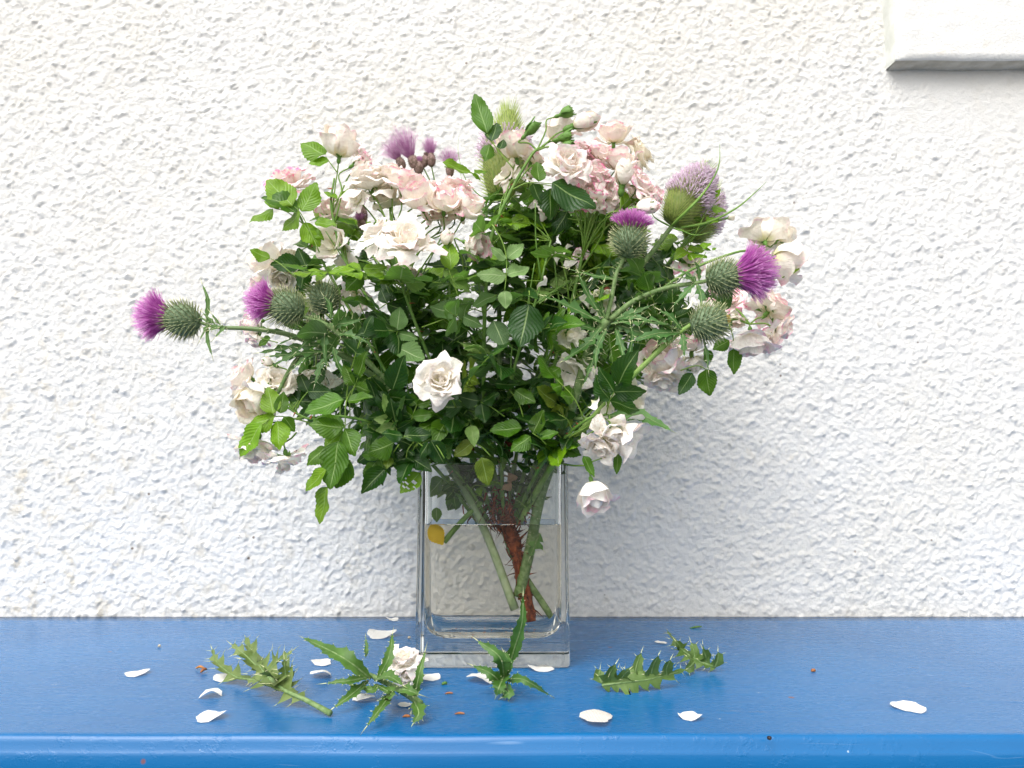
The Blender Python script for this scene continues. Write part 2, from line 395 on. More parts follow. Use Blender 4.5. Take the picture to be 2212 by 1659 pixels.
# ------------------------------------------------------------------ wall
WALL_Y = 1.031
def build_wall():
    slab = MB()
    x0, x1, z0, z1, y0, y1 = -1.15, 1.15, -0.03, 0.98, WALL_Y + 0.004, WALL_Y + 0.15
    c = [slab.vert((x, y, z)) for x in (x0, x1) for y in (y0, y1) for z in (z0, z1)]
    for f in ((0, 1, 5, 4), (2, 6, 7, 3), (0, 2, 3, 1), (4, 5, 7, 6), (0, 4, 6, 2), (1, 3, 7, 5)): slab.face(f)
    wall = wobj('wall', slab, [M_WALL], None, (0, WALL_Y, 0), False)
    tag(wall, 'white painted pebbledash wall behind the vase of roses', 'wall')
    step = 0.0017
    nx, nz = int((x1 - x0) / step) + 1, int((z1 - z0) / step) + 1
    xs = np.linspace(x0, x1, nx); zs = np.linspace(z0, z1, nz)
    H = np.zeros((nz, nx))
    rs = np.random.RandomState(5)
    # panel geometry: the smoother patch of render lies right below it
    pl, pb = P(1918, 150, WALL_Y).x, P(2000, 150, WALL_Y).z
    def smooth_zone(x, z):
        a = min(max((x - pl + 0.02) / 0.05, 0), 1); b = min(max((z - (pb - 0.16)) / 0.10, 0), 1)
        return a * b
    def wfield():
        f = np.zeros((nz, nx))
        for q in range(16):
            kx, kz, ph = rs.uniform(-900, 900), rs.uniform(-900, 900), rs.uniform(0, 6)
            f += np.sin(kx * xs[None, :] + kz * zs[:, None] + ph) * 0.28
        return f
    stamps = []
    def band(wl, n, aniso=1.0):
        f = np.zeros((nz, nx))
        for q in range(n):
            k = 2 * math.pi / (wl * rs.uniform(.7, 1.4)); th = rs.uniform(0, math.pi); ph = rs.uniform(0, 6.28)
            f += np.sin(k * (math.cos(th) * xs[None, :] + aniso * math.sin(th) * zs[:, None]) + ph)
        return f / math.sqrt(n / 2)
    def blur(a):
        a = (a * 2 + np.roll(a, 1, 0) + np.roll(a, -1, 0)) / 4
        return (a * 2 + np.roll(a, 1, 1) + np.roll(a, -1, 1)) / 4
    WXf, WZf = band(.009, 10), band(.009, 10)
    smf = np.clip((xs[None, :] - pl + .02) / .05, 0, 1) * np.clip((zs[:, None] - (pb - .16)) / .10, 0, 1)
    for k in range(28000):
        cx, cz = rs.uniform(x0, x1), rs.uniform(z0, z1)
        r = 0.0021 + 0.0036 * rs.rand() ** 2.2
        stamps.append((r, cx, cz, rs.uniform(0.45, 0.95), rs.uniform(-0.8, 0.8), rs.uniform(0.25, 0.62)))
    for r, cx, cz, asp, th, hh in stamps:
        sm = smooth_zone(cx, cz)
        if sm > 0.3 and rs.rand() < sm * 0.7: continue
        i0, i1 = int((cx - r * 1.5 - x0) / step), int((cx + r * 1.5 - x0) / step) + 2
        j0, j1 = int((cz - r * 1.5 - z0) / step), int((cz + r * 1.5 - z0) / step) + 2
        i0, j0 = max(i0, 0), max(j0, 0)
        if i0 >= nx or j0 >= nz: continue
        X = xs[i0:i1][None, :] - cx + WXf[j0:j1, i0:i1] * r * .28; Z = zs[j0:j1][:, None] - cz + WZf[j0:j1, i0:i1] * r * .28
        a = X * math.cos(th) + Z * math.sin(th); b = (-X * math.sin(th) + Z * math.cos(th)) / asp
        d = (a * a + b * b) / (r * r)
        dome = r * hh * np.clip(1 - d, 0, None) ** .55 * (1 - 0.5 * sm)
        tilt = 1 + rs.uniform(-.4, .4) * a / r + rs.uniform(-.4, .4) * b / r
        H[j0:j1, i0:i1] += dome * tilt * np.where(H[j0:j1, i0:i1] > .0016, .35, 1.0)
    g = blur(rs.randn(nz, nx)); g2 = blur(blur(blur(rs.randn(nz, nx)))); g3 = rs.randn(nz // 3 + 2, nx // 3 + 2)
    g3 = blur(np.kron(g3, np.ones((3, 3)))[:nz, :nx])
    rough = (1 - .5 * smf)
    H += rough * (g * .00120 + g2 * .0012 + np.abs(g3) * .00060)
    H += rough * .00030 * band(.022, 14) + .0004 * band(.15, 8)
    H *= 0.68
    verts = np.empty((nz, nx, 3), dtype=np.float32)
    verts[..., 0] = xs[None, :]; verts[..., 2] = zs[:, None]; verts[..., 1] = -H
    idx = np.arange(nz * nx).reshape(nz, nx)
    q = np.stack([idx[:-1, :-1], idx[:-1, 1:], idx[1:, 1:], idx[1:, :-1]], -1).reshape(-1, 4)
    me = bpy.data.meshes.new('pebbledash')
    me.vertices.add(nz * nx); me.vertices.foreach_set('co', verts.ravel())
    me.loops.add(q.size); me.loops.foreach_set('vertex_index', q.ravel().astype(np.int32))
    me.polygons.add(len(q)); me.polygons.foreach_set('loop_start', np.arange(0, q.size, 4, dtype=np.int32))
    me.polygons.foreach_set('use_smooth', np.ones(len(q), dtype=bool))
    me.materials.append(M_WALL); me.update(); me.validate()
    tag(node('pebbledash', me, Matrix.Translation((0, WALL_Y, 0)), wall), kind='stuff')
    # the largest pebbles, one by one
    shapes = []
    for k in range(5):
        mb = MB(); n1, n2 = 4, 8
        rr = [1 + rs.uniform(-.22, .22) for _ in range(n2)]
        top = mb.vert((0, -0.62, 0)); prev = None
        for i in range(1, n1 + 1):
            a = i / n1 * math.pi / 2
            ring = [mb.vert((math.sin(a) * rr[j] * math.cos(2 * math.pi * j / n2) * (1 + .08 * math.sin(j * 3 + i)), -0.62 * math.cos(a) + rs.uniform(-.05, .05), 0.75 * math.sin(a) * rr[j] * math.sin(2 * math.pi * j / n2))) for j in range(n2)]
            for j in range(n2):
                if prev is None: mb.face((top, ring[j], ring[(j + 1) % n2]))
                else: mb.face((prev[j], ring[j], ring[(j + 1) % n2], prev[(j + 1) % n2]))
            prev = ring
        shapes.append(mb.mesh('pebble', [M_WALL]))
    n = 0
    while n < 300:
        cx, cz = rs.uniform(-0.70, 0.70), rs.uniform(0.01, 0.84)
        if smooth_zone(cx, cz) > 0.2 or (cx > pl - .02 and cz > pb - .02): continue
        r = rs.uniform(0.0036, 0.0062)
        i, j = int((cx - x0) / step), int((cz - z0) / step)
        y = WALL_Y - H[j, i] * 0.7 + 0.0020
        m = Matrix.Translation((cx, y, cz)) @ Matrix.Rotation(rs.uniform(0, 6.28), 4, 'Y') @ Matrix.Diagonal((r, r * rs.uniform(.6, .9), r, 1))
        node('pebble', shapes[n % 5], m, wall); n += 1
    # raised band of smooth render, upper right
    mb = MB()
    fy = WALL_Y - 0.029
    lx, bz = P(1938, 130, fy).x, P(1938, 128, fy).z
    NX, NZ = 90, 70
    X2, Z2 = 1.15, 0.98
    grid = []
    for j in range(NZ + 1):
        row = []
        for i in range(NX + 1):
            x = lx + (X2 - lx) * i / NX; z = bz + (Z2 - bz) * j / NZ
            e = min(1, i / 2.0, j / 2.0) if (i < 2 or j < 2) else 1
            wob = 0.0010 * noise.noise(V(x * 60, z * 60, 1)) + 0.0012 * noise.noise(V(x * 18, z * 18, 4))
            ed = 0.0018 * noise.noise(V(x * 25, z * 25, 9))
            row.append(mb.vert((x + (ed if i == 0 else 0), fy - wob + (1 - e) * 0.004, z + (ed if j == 0 else 0))))
        grid.append(row)
    for j in range(NZ):
        for i in range(NX): mb.face((grid[j][i], grid[j][i + 1], grid[j + 1][i + 1], grid[j + 1][i]))
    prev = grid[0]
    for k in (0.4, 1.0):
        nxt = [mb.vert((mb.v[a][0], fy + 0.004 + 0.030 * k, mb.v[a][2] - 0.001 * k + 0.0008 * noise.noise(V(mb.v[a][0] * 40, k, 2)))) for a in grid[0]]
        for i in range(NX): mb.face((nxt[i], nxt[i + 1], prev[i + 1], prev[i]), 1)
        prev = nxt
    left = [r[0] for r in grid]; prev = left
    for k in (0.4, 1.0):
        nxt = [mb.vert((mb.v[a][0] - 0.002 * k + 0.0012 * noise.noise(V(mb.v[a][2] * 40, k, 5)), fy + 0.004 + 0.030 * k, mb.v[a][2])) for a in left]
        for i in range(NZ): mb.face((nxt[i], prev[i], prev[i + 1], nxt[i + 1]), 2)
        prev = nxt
    wobj('raised_panel', mb, [M_PANEL, M_PANEL_UNDER, M_PANEL_SIDE], wall, (lx, fy, bz))
build_wall()

# ------------------------------------------------------------------ ledge
def build_ledge():
    prof = [(WALL_Y + 0.003, -0.30), (WALL_Y + 0.003, 0.0)]
    yf = 0.600
    prof += [(1.0 - (1.0 - yf) * k / 10, 0.0) for k in range(11)]
    # a small proud lip, a chamfer, then the front face
    prof += [(yf - 0.003, 0.0002), (yf - 0.0065, 0.0000), (yf - 0.0085, -0.0008), (yf - 0.0100, -0.0028), (yf - 0.0108, -0.0052), (yf - 0.0119, -0.0088),
             (yf - 0.0130, -0.0108), (yf - 0.0140, -0.0130), (yf - 0.0148, -0.022), (yf - 0.0148, -0.07), (yf - 0.0148, -0.30)]
    mb = MB(); n = 160; rows = []
    for i in range(n + 1):
        x = -1.30 + 2.6 * i / n
        row = []
        for k, (y, z) in enumerate(prof):
            dz = 0.0007 * noise.noise(V(x * 7, y * 20, 0)) if k > 12 else 0
            dy = 0.0012 * noise.noise(V(x * 5, z * 30, 3)) if k > 12 else 0
            row.append(mb.vert((x, y + dy, z + dz)))
        rows.append(row)
    for a, b in zip(rows, rows[1:]):
        for k in range(len(prof) - 1): mb.face((a[k], a[k + 1], b[k + 1], b[k]))
    mb.face(rows[0][::-1]); mb.face(rows[-1])
    o = wobj('ledge', mb, [M_LEDGE], None, (0, 0.8, 0))
    for p in o.data.polygons:
        if len(p.vertices) > 4: p.use_smooth = False
    wn(o)
    tag(o, 'glossy blue painted ledge with rounded front edge along the wall', 'ledge')
build_ledge()

# ------------------------------------------------------------------ unseen sheet below the ledge, added to block and bounce light
gm = MB()
gi = [gm.vert((x, y, -0.95)) for x, y in ((-900, -900), (900, -900), (900, 1.02), (-900, 1.02))]
gm.face(gi)
tag(wobj('added_ground', gm, [simple('added_ground_grey', (0.10, 0.10, 0.095), (0.17, 0.165, 0.155), 9, .9, .4)], None, (0, 0, -0.95), False), kind='structure')

# ------------------------------------------------------------------ vase and water
VX, VY, VH = -0.0192, 0.8215, 0.20
ZW = 0.139
def rrect(hx, hy, r, n=6):
    pts = []
    for cx, cy, a0 in ((hx - r, hy - r, 0), (-hx + r, hy - r, 90), (-hx + r, -hy + r, 180), (hx - r, -hy + r, 270)):
        for k in range(n + 1):
            a = R_(a0 + 90 * k / n); pts.append((cx + r * math.cos(a), cy + r * math.sin(a)))
    return pts
def loft(mb, rings, flip=False, m=0):
    for a, b in zip(rings, rings[1:]):
        n = len(a)
        for k in range(n):
            f = (a[k], a[(k + 1) % n], b[(k + 1) % n], b[k])
            mb.face(f[::-1] if flip else f, m)
def build_vase():
    g = MB()
    def ring(mb, hx, hy, r, z): return [mb.vert((VX + x, VY + y, z)) for x, y in rrect(hx, hy, r)]
    e = 0.0004
    outer = [ring(g, .0735, .0440, .005, e), ring(g, .0752, .0457, .006, e + .0006), ring(g, .076, .0465, .0065, e + .0024),
             ring(g, .0762, .0467, .0065, .05), ring(g, .0758, .0463, .0065, .12), ring(g, .0756, .0462, .0065, .1975),
             ring(g, .0748, .0454, .0062, .1993), ring(g, .0725, .043, .006, .2000)]
    ins = [ring(g, .0702, .0408, .006, .1993), ring(g, .0694, .0400, .006, .1975), ring(g, .0690, .0396, .0075, .17), ring(g, .0690, .0396, .008, ZW)]
    g.face(outer[0][::-1])
    loft(g, outer + ins)
    vase = wobj('glass_vase', g, [M_GLASS], None, (VX, VY, 0))
    wn(vase)
    tag(vase, 'clear rectangular glass vase with thick base holding the roses and thistles', 'vase')
    wt = MB()
    a = ring(wt, .0690, .0396, .008, ZW)
    rings = [a, ring(wt, .0690, .0396, .009, .10), ring(wt, .0686, .0393, .011, .055)]
    fr, zb = .020, .0255
    for k in range(1, 7):
        t = k / 6 * math.pi / 2
        d = fr * (1 - math.cos(t))
        rings.append(ring(wt, .0686 - d, .0393 - d * .8, .012, zb + fr * (1 - math.sin(t)) if k < 6 else zb))
    loft(wt, rings, flip=False, m=0)
    wt.face(rings[-1], 0)
    # meniscus and top sheet
    b = ring(wt, .0675, .0381, .007, ZW - .0009); c_ = ring(wt, .0655, .0361, .006, ZW - .0012)
    loft(wt, [a, b, c_], flip=False, m=1); wt.face(c_, 1)
    o = wobj('water', wt, [M_WG, M_WT], None, (VX, VY, zb))
    for p in o.data.polygons:
        if len(p.vertices) > 4: p.use_smooth = False
    wn(o)
    tag(o, 'clear water filling two thirds of the glass vase', 'water')
    # bits lying at the bottom of the vase
    sd = MB(); random.seed(3)
    for k in range(70):
        x, y = VX + rnd(-.052, .052), VY + rnd(-.03, .024)
        s = rnd(.0003, .0011); p = V(x, y, zb + .0008)
        d = V(rnd(-1, 1), rnd(-1, 1), .1) * s * rnd(1, 3)
        sd.tube([p, p + d / 2 + V(0, 0, s * .4), p + d], s * .6, s * .3, 5, m=k % 2)
    o = wobj('sediment', sd, [M_RUST, M_DARK], None, (VX, VY, zb)); tag(o, 'small brown plant specks settled on the floor of the vase', 'sediment', kind='stuff')
build_vase()
random.seed(21)

# ------------------------------------------------------------------ leaflet meshes
def leaflet_mesh(seed, width=0.36, fold=0.22, droop=0.12, curl=0.0, twist=0.0, holes=False, belly=0.42):
    r = random.Random(seed); mb = MB(); n = 18; rows = []
    for i in range(n + 1):
        t = i / n
        wv = (t ** 0.62) * ((1 - t) ** 0.98) / ((belly ** .62) * ((1 - belly) ** .98)) * width
        tooth = 1.0 if i % 2 else 0.925
        if i == 0: wv = 0.012
        if i == n: wv = 0.0
        z = -droop * t * t + 0.03 * math.sin(t * 7 + seed)
        row = []
        for c in (-1, -.55, 0, .55, 1):
            ww = wv * c * (tooth if abs(c) == 1 else 1) * (1 + 0.05 * math.sin(t * 9 + seed * c))
            y = t + (0.022 if (abs(c) == 1 and i % 2) else 0) * (1 if 0 < i < n else 0)
            zz = z + fold * abs(ww) - curl * ww * ww / max(width, .1) + twist * ww * t + 0.025 * math.sin(t * 14 + c * 2 + seed) * abs(c)
            row.append(mb.vert((ww, y, zz), (0.5 + 0.5 * c, t)))
        rows.append(row)
    hs = set()
    if holes: hs = {(6, 1), (7, 1), (10, 2), (11, 3), (5, 3), (9, 0), (13, 2), (12, 1), (8, 3)}
    for i in range(n):
        for c in range(4):
            if (i, c) in hs: continue
            mb.face((rows[i][c], rows[i][c + 1], rows[i + 1][c + 1], rows[i + 1][c]))
    return mb.mesh('leaflet', [M_LEAF])
LV = [leaflet_mesh(1, .35), leaflet_mesh(2, .31, .30, .20), leaflet_mesh(3, .38, .15, .05, .5), leaflet_mesh(4, .33, .4, .28, 0, .3),
      leaflet_mesh(5, .36, .1, .16, .9), leaflet_mesh(6, .29, .3, .02, 0, -.4)]
L_NARROW = leaflet_mesh(7, .22, .3, .1, belly=.45)
L_ROUND = leaflet_mesh(8, .39, .12, .1, .3, belly=.48)
L_HOLE = leaflet_mesh(9, .36, .1, .05, holes=True)
L_FOLD = leaflet_mesh(10, .30, 1.1, .1)
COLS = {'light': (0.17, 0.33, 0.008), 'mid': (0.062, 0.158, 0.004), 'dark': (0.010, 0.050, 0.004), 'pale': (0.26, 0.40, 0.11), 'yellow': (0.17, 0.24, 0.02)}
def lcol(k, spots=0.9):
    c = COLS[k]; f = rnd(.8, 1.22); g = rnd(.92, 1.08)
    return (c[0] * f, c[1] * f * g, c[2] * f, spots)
def leaf_part(root, rach, leaflets, col='mid', r=0.0007):
    """compound leaf: a rachis with separate leaflets. leaflets: (base, tip, mesh, normal, col)"""
    mb = MB(); mb.tube(catmull(rach, 4), r, r * .6, 5)
    part = wobj('leaf', mb, [M_STEM], root, rach[0], color=(1.3, 1.15, .9))
    for (b, t, me, n, c) in leaflets:
        d = t - b
        node('leaflet', me, frame(b, d, n, d.length), part, lcol(c or col, rnd(.82, 1.0) if c != 'yellow' else .45))
    return part
def facing(k=0.55):
    return (V(0, -1, .55) + jit(k)).normalized()
def pleaf(root, rach, lfs, Y, col='mid', back=False, k=0.35):
    """compound leaf laid out over photo positions; rach [(u,v)..], lfs [(bu,bv,tu,tv[,mesh[,col]])]"""
    n = len(rach)
    Ys = Y if isinstance(Y, (list, tuple)) else [Y] * n
    rp = [P(u, v, y) for (u, v), y in zip(rach, Ys)]
    y0 = Ys[-1]; L = []
    for q in lfs:
        me = q[4] if len(q) > 4 and q[4] else random.choice(LV)
        c = q[5] if len(q) > 5 else None
        yb = y0 + rnd(-.003, .003); b = P(q[0], q[1], yb); t = P(q[2], q[3], yb + rnd(-.010, .010))
        nn = facing(k)
        if back: nn = -nn
        L.append((b, t, me, nn, c))
    return leaf_part(root, rp, L, col)

# ------------------------------------------------------------------ petals
PROF = {
 'core':  ([0, .16, .25, .24, .10], [0, .2, .45, .68, .88], 105),
 'inner': ([0, .26, .37, .38, .33], [0, .14, .4, .64, .84], 66),
 'mid':   ([0, .34, .53, .61, .68], [0, .08, .30, .54, .70], 50),
 'outer': ([0, .38, .68, .85, .99], [0, .02, .18, .36, .40], 40),
 'flat':  ([0, .36, .70, .95, 1.10], [0, -.04, .03, .06, -.04], 34)}
def petal_mesh(kind, seed):
    r_, z_, half = PROF[kind]; rn = random.Random(seed * 7 + len(kind)); N = 9
    mb = MB(); a1, a2, a3 = rn.uniform(0, 6), rn.uniform(0, 6), rn.uniform(0, 6)
    op = {'core': .25, 'inner': .6, 'mid': 1, 'outer': 1.2, 'flat': 1.3}[kind]
    rows = []
    for j in range(N + 1):
        t0 = j / N; row = []
        for i in range(N + 1):
            u = -1 + 2 * i / N
            L = 1 - .20 * abs(u) ** 2.6 + .05 * math.sin(3.1 * u + a1) + .03 * math.sin(8 * u + a3)
            t = t0 * L; x = min(max(t, 0), .9999) * 4; k = int(x); fr = x - k
            r = r_[k] + (r_[k + 1] - r_[k]) * fr; z = z_[k] + (z_[k + 1] - z_[k]) * fr
            wfac = min(1, .42 + .75 * t)
            ang = u * R_(half) * wfac
            ru = t * t * op
            r += ru * (.07 * math.sin(2.6 * u + a2) + .05 * math.sin(5.5 * u + a1) + .008 * math.sin(10 * u + a3)) + .03 * abs(u) ** 3 * t
            z += ru * (.07 * math.sin(3.0 * u + a3) + .04 * math.sin(6.5 * u + a2) + .007 * math.sin(11 * u + a1))
            if kind != 'core':      # rolled rim, sharper in the middle of the petal
                e = max(0, t - .78) / .22
                r += e * e * (.07 + .06 * (1 - abs(u))) * op; z -= e * e * (.05 + .06 * (1 - abs(u))) * op
            row.append(mb.vert((r * math.cos(ang), r * math.sin(ang), z), (0.5 + 0.5 * u, t0)))
        rows.append(row)
    for j in range(N):
        for i in range(N): mb.face((rows[j][i], rows[j][i + 1], rows[j + 1][i + 1], rows[j + 1][i]))
    return mb.mesh('petal', [M_PETAL])
PM = {k: [petal_mesh(k, s) for s in range(4)] for k in PROF}
def sepal_mesh(curl, seed):
    mb = MB(); n = 7; rows = []
    for i in range(n + 1):
        t = i / n; wv = .17 * (1 - t) ** .9 * (.55 + 1.2 * min(t * 3, 1)) * .8 + .006
        r = .12 + .62 * math.sin(min(t * 1.4, 1.2)) * curl + .10 * t
        z = .02 + (1 - abs(curl)) * t * .95 + (-.35 * t * t if curl > .6 else 0)
        rows.append([mb.vert((r - .05 * abs(c), c * wv, z + .04 * abs(c)), (.5 + .5 * c, t)) for c in (-1, 0, 1)])
    for i in range(n):
        for c in range(2): mb.face((rows[i][c], rows[i][c + 1], rows[i + 1][c + 1], rows[i + 1][c]))
    return mb.mesh('sepal', [M_SEPAL])
SEP = {'hug': [sepal_mesh(.12, 1), sepal_mesh(.18, 2)], 'out': [sepal_mesh(.8, 3), sepal_mesh(.95, 4)], 'half': [sepal_mesh(.45, 5), sepal_mesh(.55, 6)]}
def hip_mesh():
    mb = MB(); prof = [(0.0, -.62), (.13, -.58), (.21, -.40), (.22, -.22), (.17, -.06), (.24, .03), (.10, .10), (0, .12)]
    rings = []
    for r, z in prof:
        rings.append([mb.vert((r * math.cos(a * math.pi / 4), r * math.sin(a * math.pi / 4), z)) for a in range(8)])
    loft(mb, rings)
    return mb.mesh('rose', [M_SEPAL])
HIP = hip_mesh()
RINGS = {
 'bud': [('core', 3, .95, .1), ('core', 3, 1.1, .1), ('inner', 3, .86, .06)],
 'cup': [('core', 3, .85, .1), ('inner', 4, .85, .1), ('inner', 4, 1.02, .1), ('mid', 5, 1.0, .12), ('outer', 3, .86, .2)],
 'goblet': [('core', 3, .95, .1), ('inner', 4, 1.0, .08), ('inner', 4, 1.2, .1), ('mid', 3, .92, .1)],
 'open': [('core', 4, .50, .5), ('inner', 7, .58, .55), ('inner', 6, .80, .45), ('mid', 7, .80, .38), ('mid', 6, .96, .30), ('outer', 6, .96, .24), ('flat', 5, .92, .25)],
 'blown': [('inner', 3, .8, .5), ('mid', 3, .9, .45), ('outer', 4, .95, .3), ('flat', 4, 1.0, .35)],
 'droop': [('inner', 2, .9, .3), ('mid', 4, 1.15, .3), ('mid', 3, 1.25, .3)],
 'few': [('mid', 2, 1.0, .6), ('outer', 1, 1.0, .5)]}
EXT = {'goblet': .56, 'bud': .40, 'cup': .74, 'open': 1.0, 'blown': 1.0, 'droop': .82, 'few': .9}
def rose(root, c, d, diam, kind='cup', pink=.4, cream=.3, brown=0.0, name='rose', sepals=True, stand=False):
    """rose bloom: hip mesh with separate petals and sepals. c = visual centre, d = direction it faces"""
    d = d.normalized(); Rr = diam / 2 / EXT[kind]
    base = c - d * Rr * (.34 if kind != 'bud' else .40)
    if name == 'rosebud': pass
    hs_ = min(Rr * .55, 0.0105) if kind != 'bud' else Rr * .62
    part = node(name, HIP, zframe(base, d, hs_, rnd(0, 6)), root)
    a0 = rnd(0, 6.28)
    for kd, n, sc, tilt in RINGS[kind]:
        a0 += .9
        for k in range(n):
            a = a0 + 2 * math.pi * k / n + rnd(-.18, .18)
            s = Rr * sc * rnd(.84, 1.14)
            m = zframe(base + d * hs_ * .02, d, 1.0, 0) @ Matrix.Rotation(a, 4, 'Z') @ Matrix.Rotation(rnd(-tilt, tilt) * .9 + tilt * .15, 4, 'Y') @ Matrix.Rotation(rnd(-tilt, tilt) * .8, 4, 'X') @ Matrix.Scale(s, 4)
            node('petal', random.choice(PM[kd]), m, part, (max(0, pink * rnd(.4, 1.2)), min(1, max(0, cream + rnd(-.2, .2))), max(brown, .06) * rnd(0, 1.4), 1))
    if sepals:
        st = 'hug' if kind == 'bud' else ('half' if kind in ('cup', 'goblet') else 'out')
        sl = (Rr * .95 if kind == 'bud' else min(max(Rr * .75, .009), .015))
        for k in range(5):
            m = zframe(base - d * sl * .03, d, sl * rnd(.85, 1.15), a0 + 2 * math.pi * k / 5 + rnd(-.1, .1))
            node('sepal', random.choice(SEP[st]), m, part)
    return part, base - d * hs_ * .6

# ------------------------------------------------------------------ plants
class Plant:
    def __init__(s, name, label, cat, path, r0=.0022, r1=.0012, group=None, mat=None, sname='stem', thorns=0, color=(1, 1, 1), jitter=0.003):
        s.path = [P(*p) if not isinstance(p, Vector) else p for p in path]
        s.base = s.path[0].copy()
        s.root = bpy.data.objects.new(name, None); COL.objects.link(s.root)
        s.root.empty_display_size = .02
        s.root.matrix_basis = Matrix.Translation(s.base); MW[s.root] = Matrix.Translation(s.base)
        tag(s.root, label, cat, group)
        s.pts = catmull(s.path, 8)
        mb = MB(); mb.tube(s.pts, r0, r1, 8)
        s.r0, s.r1 = r0, r1
        s.stem = wobj(sname, mb, [mat or M_STEM], s.root, s.base, color=color)
        if thorns:
            for k in range(thorns):
                i = random.randrange(4, len(s.pts) - 2)
                t = (s.pts[i + 1] - s.pts[i]).normalized(); nn = t.orthogonal(); nn.rotate(Matrix.Rotation(rnd(0, 6.28), 3, t))
                th = MB(); th.spike(s.pts[i], s.pts[i] + nn * rnd(.004, .006) - t * .002, .0012, 0, 5)
                wobj('thorn', th, [M_THORN], s.root, s.pts[i])
    def near(s, p):
        best = None
        for q in s.pts[6:]:
            d = (q - p).length + max(0, q.z - p.z) * .5
            if best is None or d < best[0]: best = (d, q)
        return best[1]
    def stalk(s, a, b, d, r=.0009):
        L = (b - a).length
        pts = catmull([a, a.lerp(b, .5) + V(0, 0, L * .08), b - d * L * .22, b], 4)
        mb = MB(); mb.tube(pts, r * 1.05, r * .8, 6)
        wobj('stalk', mb, [M_STEM], s.root, a, color=(1.15, 1.05, .9))
    def rose(s, u, v, Y, dpx, d, kind='cup', pink=.4, cream=.3, brown=0., at=None, **kw):
        c = P(u, v, Y); D = dirv(*d)
        nm = 'rosebud' if kind == 'bud' else 'rose'
        part, b = rose(s.root, c, D, dpx * px(c) * 1.0, kind, pink, cream, brown, nm, **kw)
        a = P(*at) if at else s.near(b - V(0, 0, .055))
        s.stalk(a, b, D)
        return part
    def leaf(s, *a, **k): return pleaf(s.root, *a, **k)

CL = (1082, 1118, .822)       # where the shoots crowd together in the neck of the vase
def cl(du=0, dv=0, dy=0): return (CL[0] + du, CL[1] + dv, CL[2] + dy)
plants = []
GR = 'rose sprays standing in the vase'
def spray(label, path, **kw):
    kw.setdefault('r0', .0021); kw.setdefault('r1', .0011); kw.setdefault('thorns', 6)
    p = Plant('rose_spray', label, 'rose spray', path, group=GR, **kw); plants.append(p); return p

# the woody branch that carries the central shoots
wd = Plant('rose_branch', 'woody red-brown rose branch in the water with one open white rose low in the middle', 'rose branch',
           [(1146, 1338, .818), (1128, 1240, .820), (1108, 1165, .822), (1090, 1115, .822), (1072, 1040, .815), (1052, 960, .805), (1040, 890, .79), (1000, 860, .765)],
           r0=.0042, r1=.0014, sname='stem', thorns=3)
bk = MB()
wp = [p + V(0, 0, 0) for p in wd.pts[:26]]
bk.tube(wp, lambda t: .0052 + .0030 * t + .0006 * math.sin(t * 23) + .0004 * math.sin(t * 61), None, 16, wob=.22)
wobj('bark', bk, [M_BARK], wd.root, wd.base)
sh = MB()
for k in range(300):
    i = random.randrange(2, 26); p = wp[min(i, 25)] + jit(.005)
    if k % 3: p = P(1080 + random.gauss(0, 24), 1096 + random.gauss(0, 20), .820 + rnd(-.018, .018))
    d = (V(0, 0, -1) + jit(.9)).normalized() if k % 3 else jit(1).normalized()
    sh.spike(p, p + d * rnd(.006, .022), rnd(.0005, .0016), 0, 3, jit(.002))
for k in range(26):
    i = random.randrange(3, 24); q = wp[i]; o_ = jit(.006); sh.tube([q + o_, (q + wp[min(i + 4, 25)]) / 2 + o_ * 1.3 + jit(.002), wp[min(i + 8, 25)] + o_ * .8], rnd(.0008, .0016), rnd(.0003, .0008), 5)
fk = catmull([P(1121, 1292, .815), P(1118, 1240, .817), P(1112, 1190, .82), P(1100, 1150, .822)], 5); sh.tube(fk, .0012, .0026, 6)
tag(wobj('bark_shreds', sh, [M_BARK], wd.root, P(*CL)), kind='stuff')
for k in range(5):
    c = P(1098 + rnd(-14, 14), 1035 + rnd(-32, 32), .80 + rnd(-.004, .004))
    node('dried_petal', (lambda m: (m.materials.clear(), m.materials.append(M_DRY), m)[2])(PM['mid'][k % 4].copy()), zframe(c, jit(1), .012, rnd(0, 6)), wd.root)
wd.rose(951, 820, .700, 100, (.05, .15, 1), 'open', .10, .22, .12, at=(985, 880, .735))
plants.append(wd)

p1 = spray('tall left rose spray topped by one upright blush half-open rose', [cl(-30, 5), (985, 1010, .812), (905, 850, .80), (822, 690, .79), (745, 560, .785), (716, 450, .785), (722, 385, .785)])
p1.rose(735, 318, .785, 76, (.12, 1, .12), 'goblet', .42, .35)
p1.rose(783, 340, .80, 46, (.5, .6, .2), 'cup', 1.1, .2)
p1.rose(772, 350, .775, 24, (.9, .5, .3), 'bud', .6, .5)
p1.rose(715, 452, .82, 62, (-.2, .5, .7), 'cup', .6, .5)
p1.rose(735, 455, .80, 56, (.4, .6, .3), 'cup', .5, .6)
p1.leaf([(728, 372), (712, 350), (704, 338)], [(702, 334, 649, 306, LV[2], 'light'), (710, 349, 666, 350, LV[0], 'light')], .78, 'light')
p1.leaf([(718, 440), (735, 425), (750, 418)], [(735, 425, 765, 400, L_NARROW, 'light'), (728, 430, 700, 412, L_NARROW, 'light'), (750, 418, 776, 430, L_NARROW, 'light')], .78, 'light')
p1.leaf([(722, 480), (700, 482), (684, 481)], [(680, 482, 727, 482, LV[0], 'light')], .765, 'light')

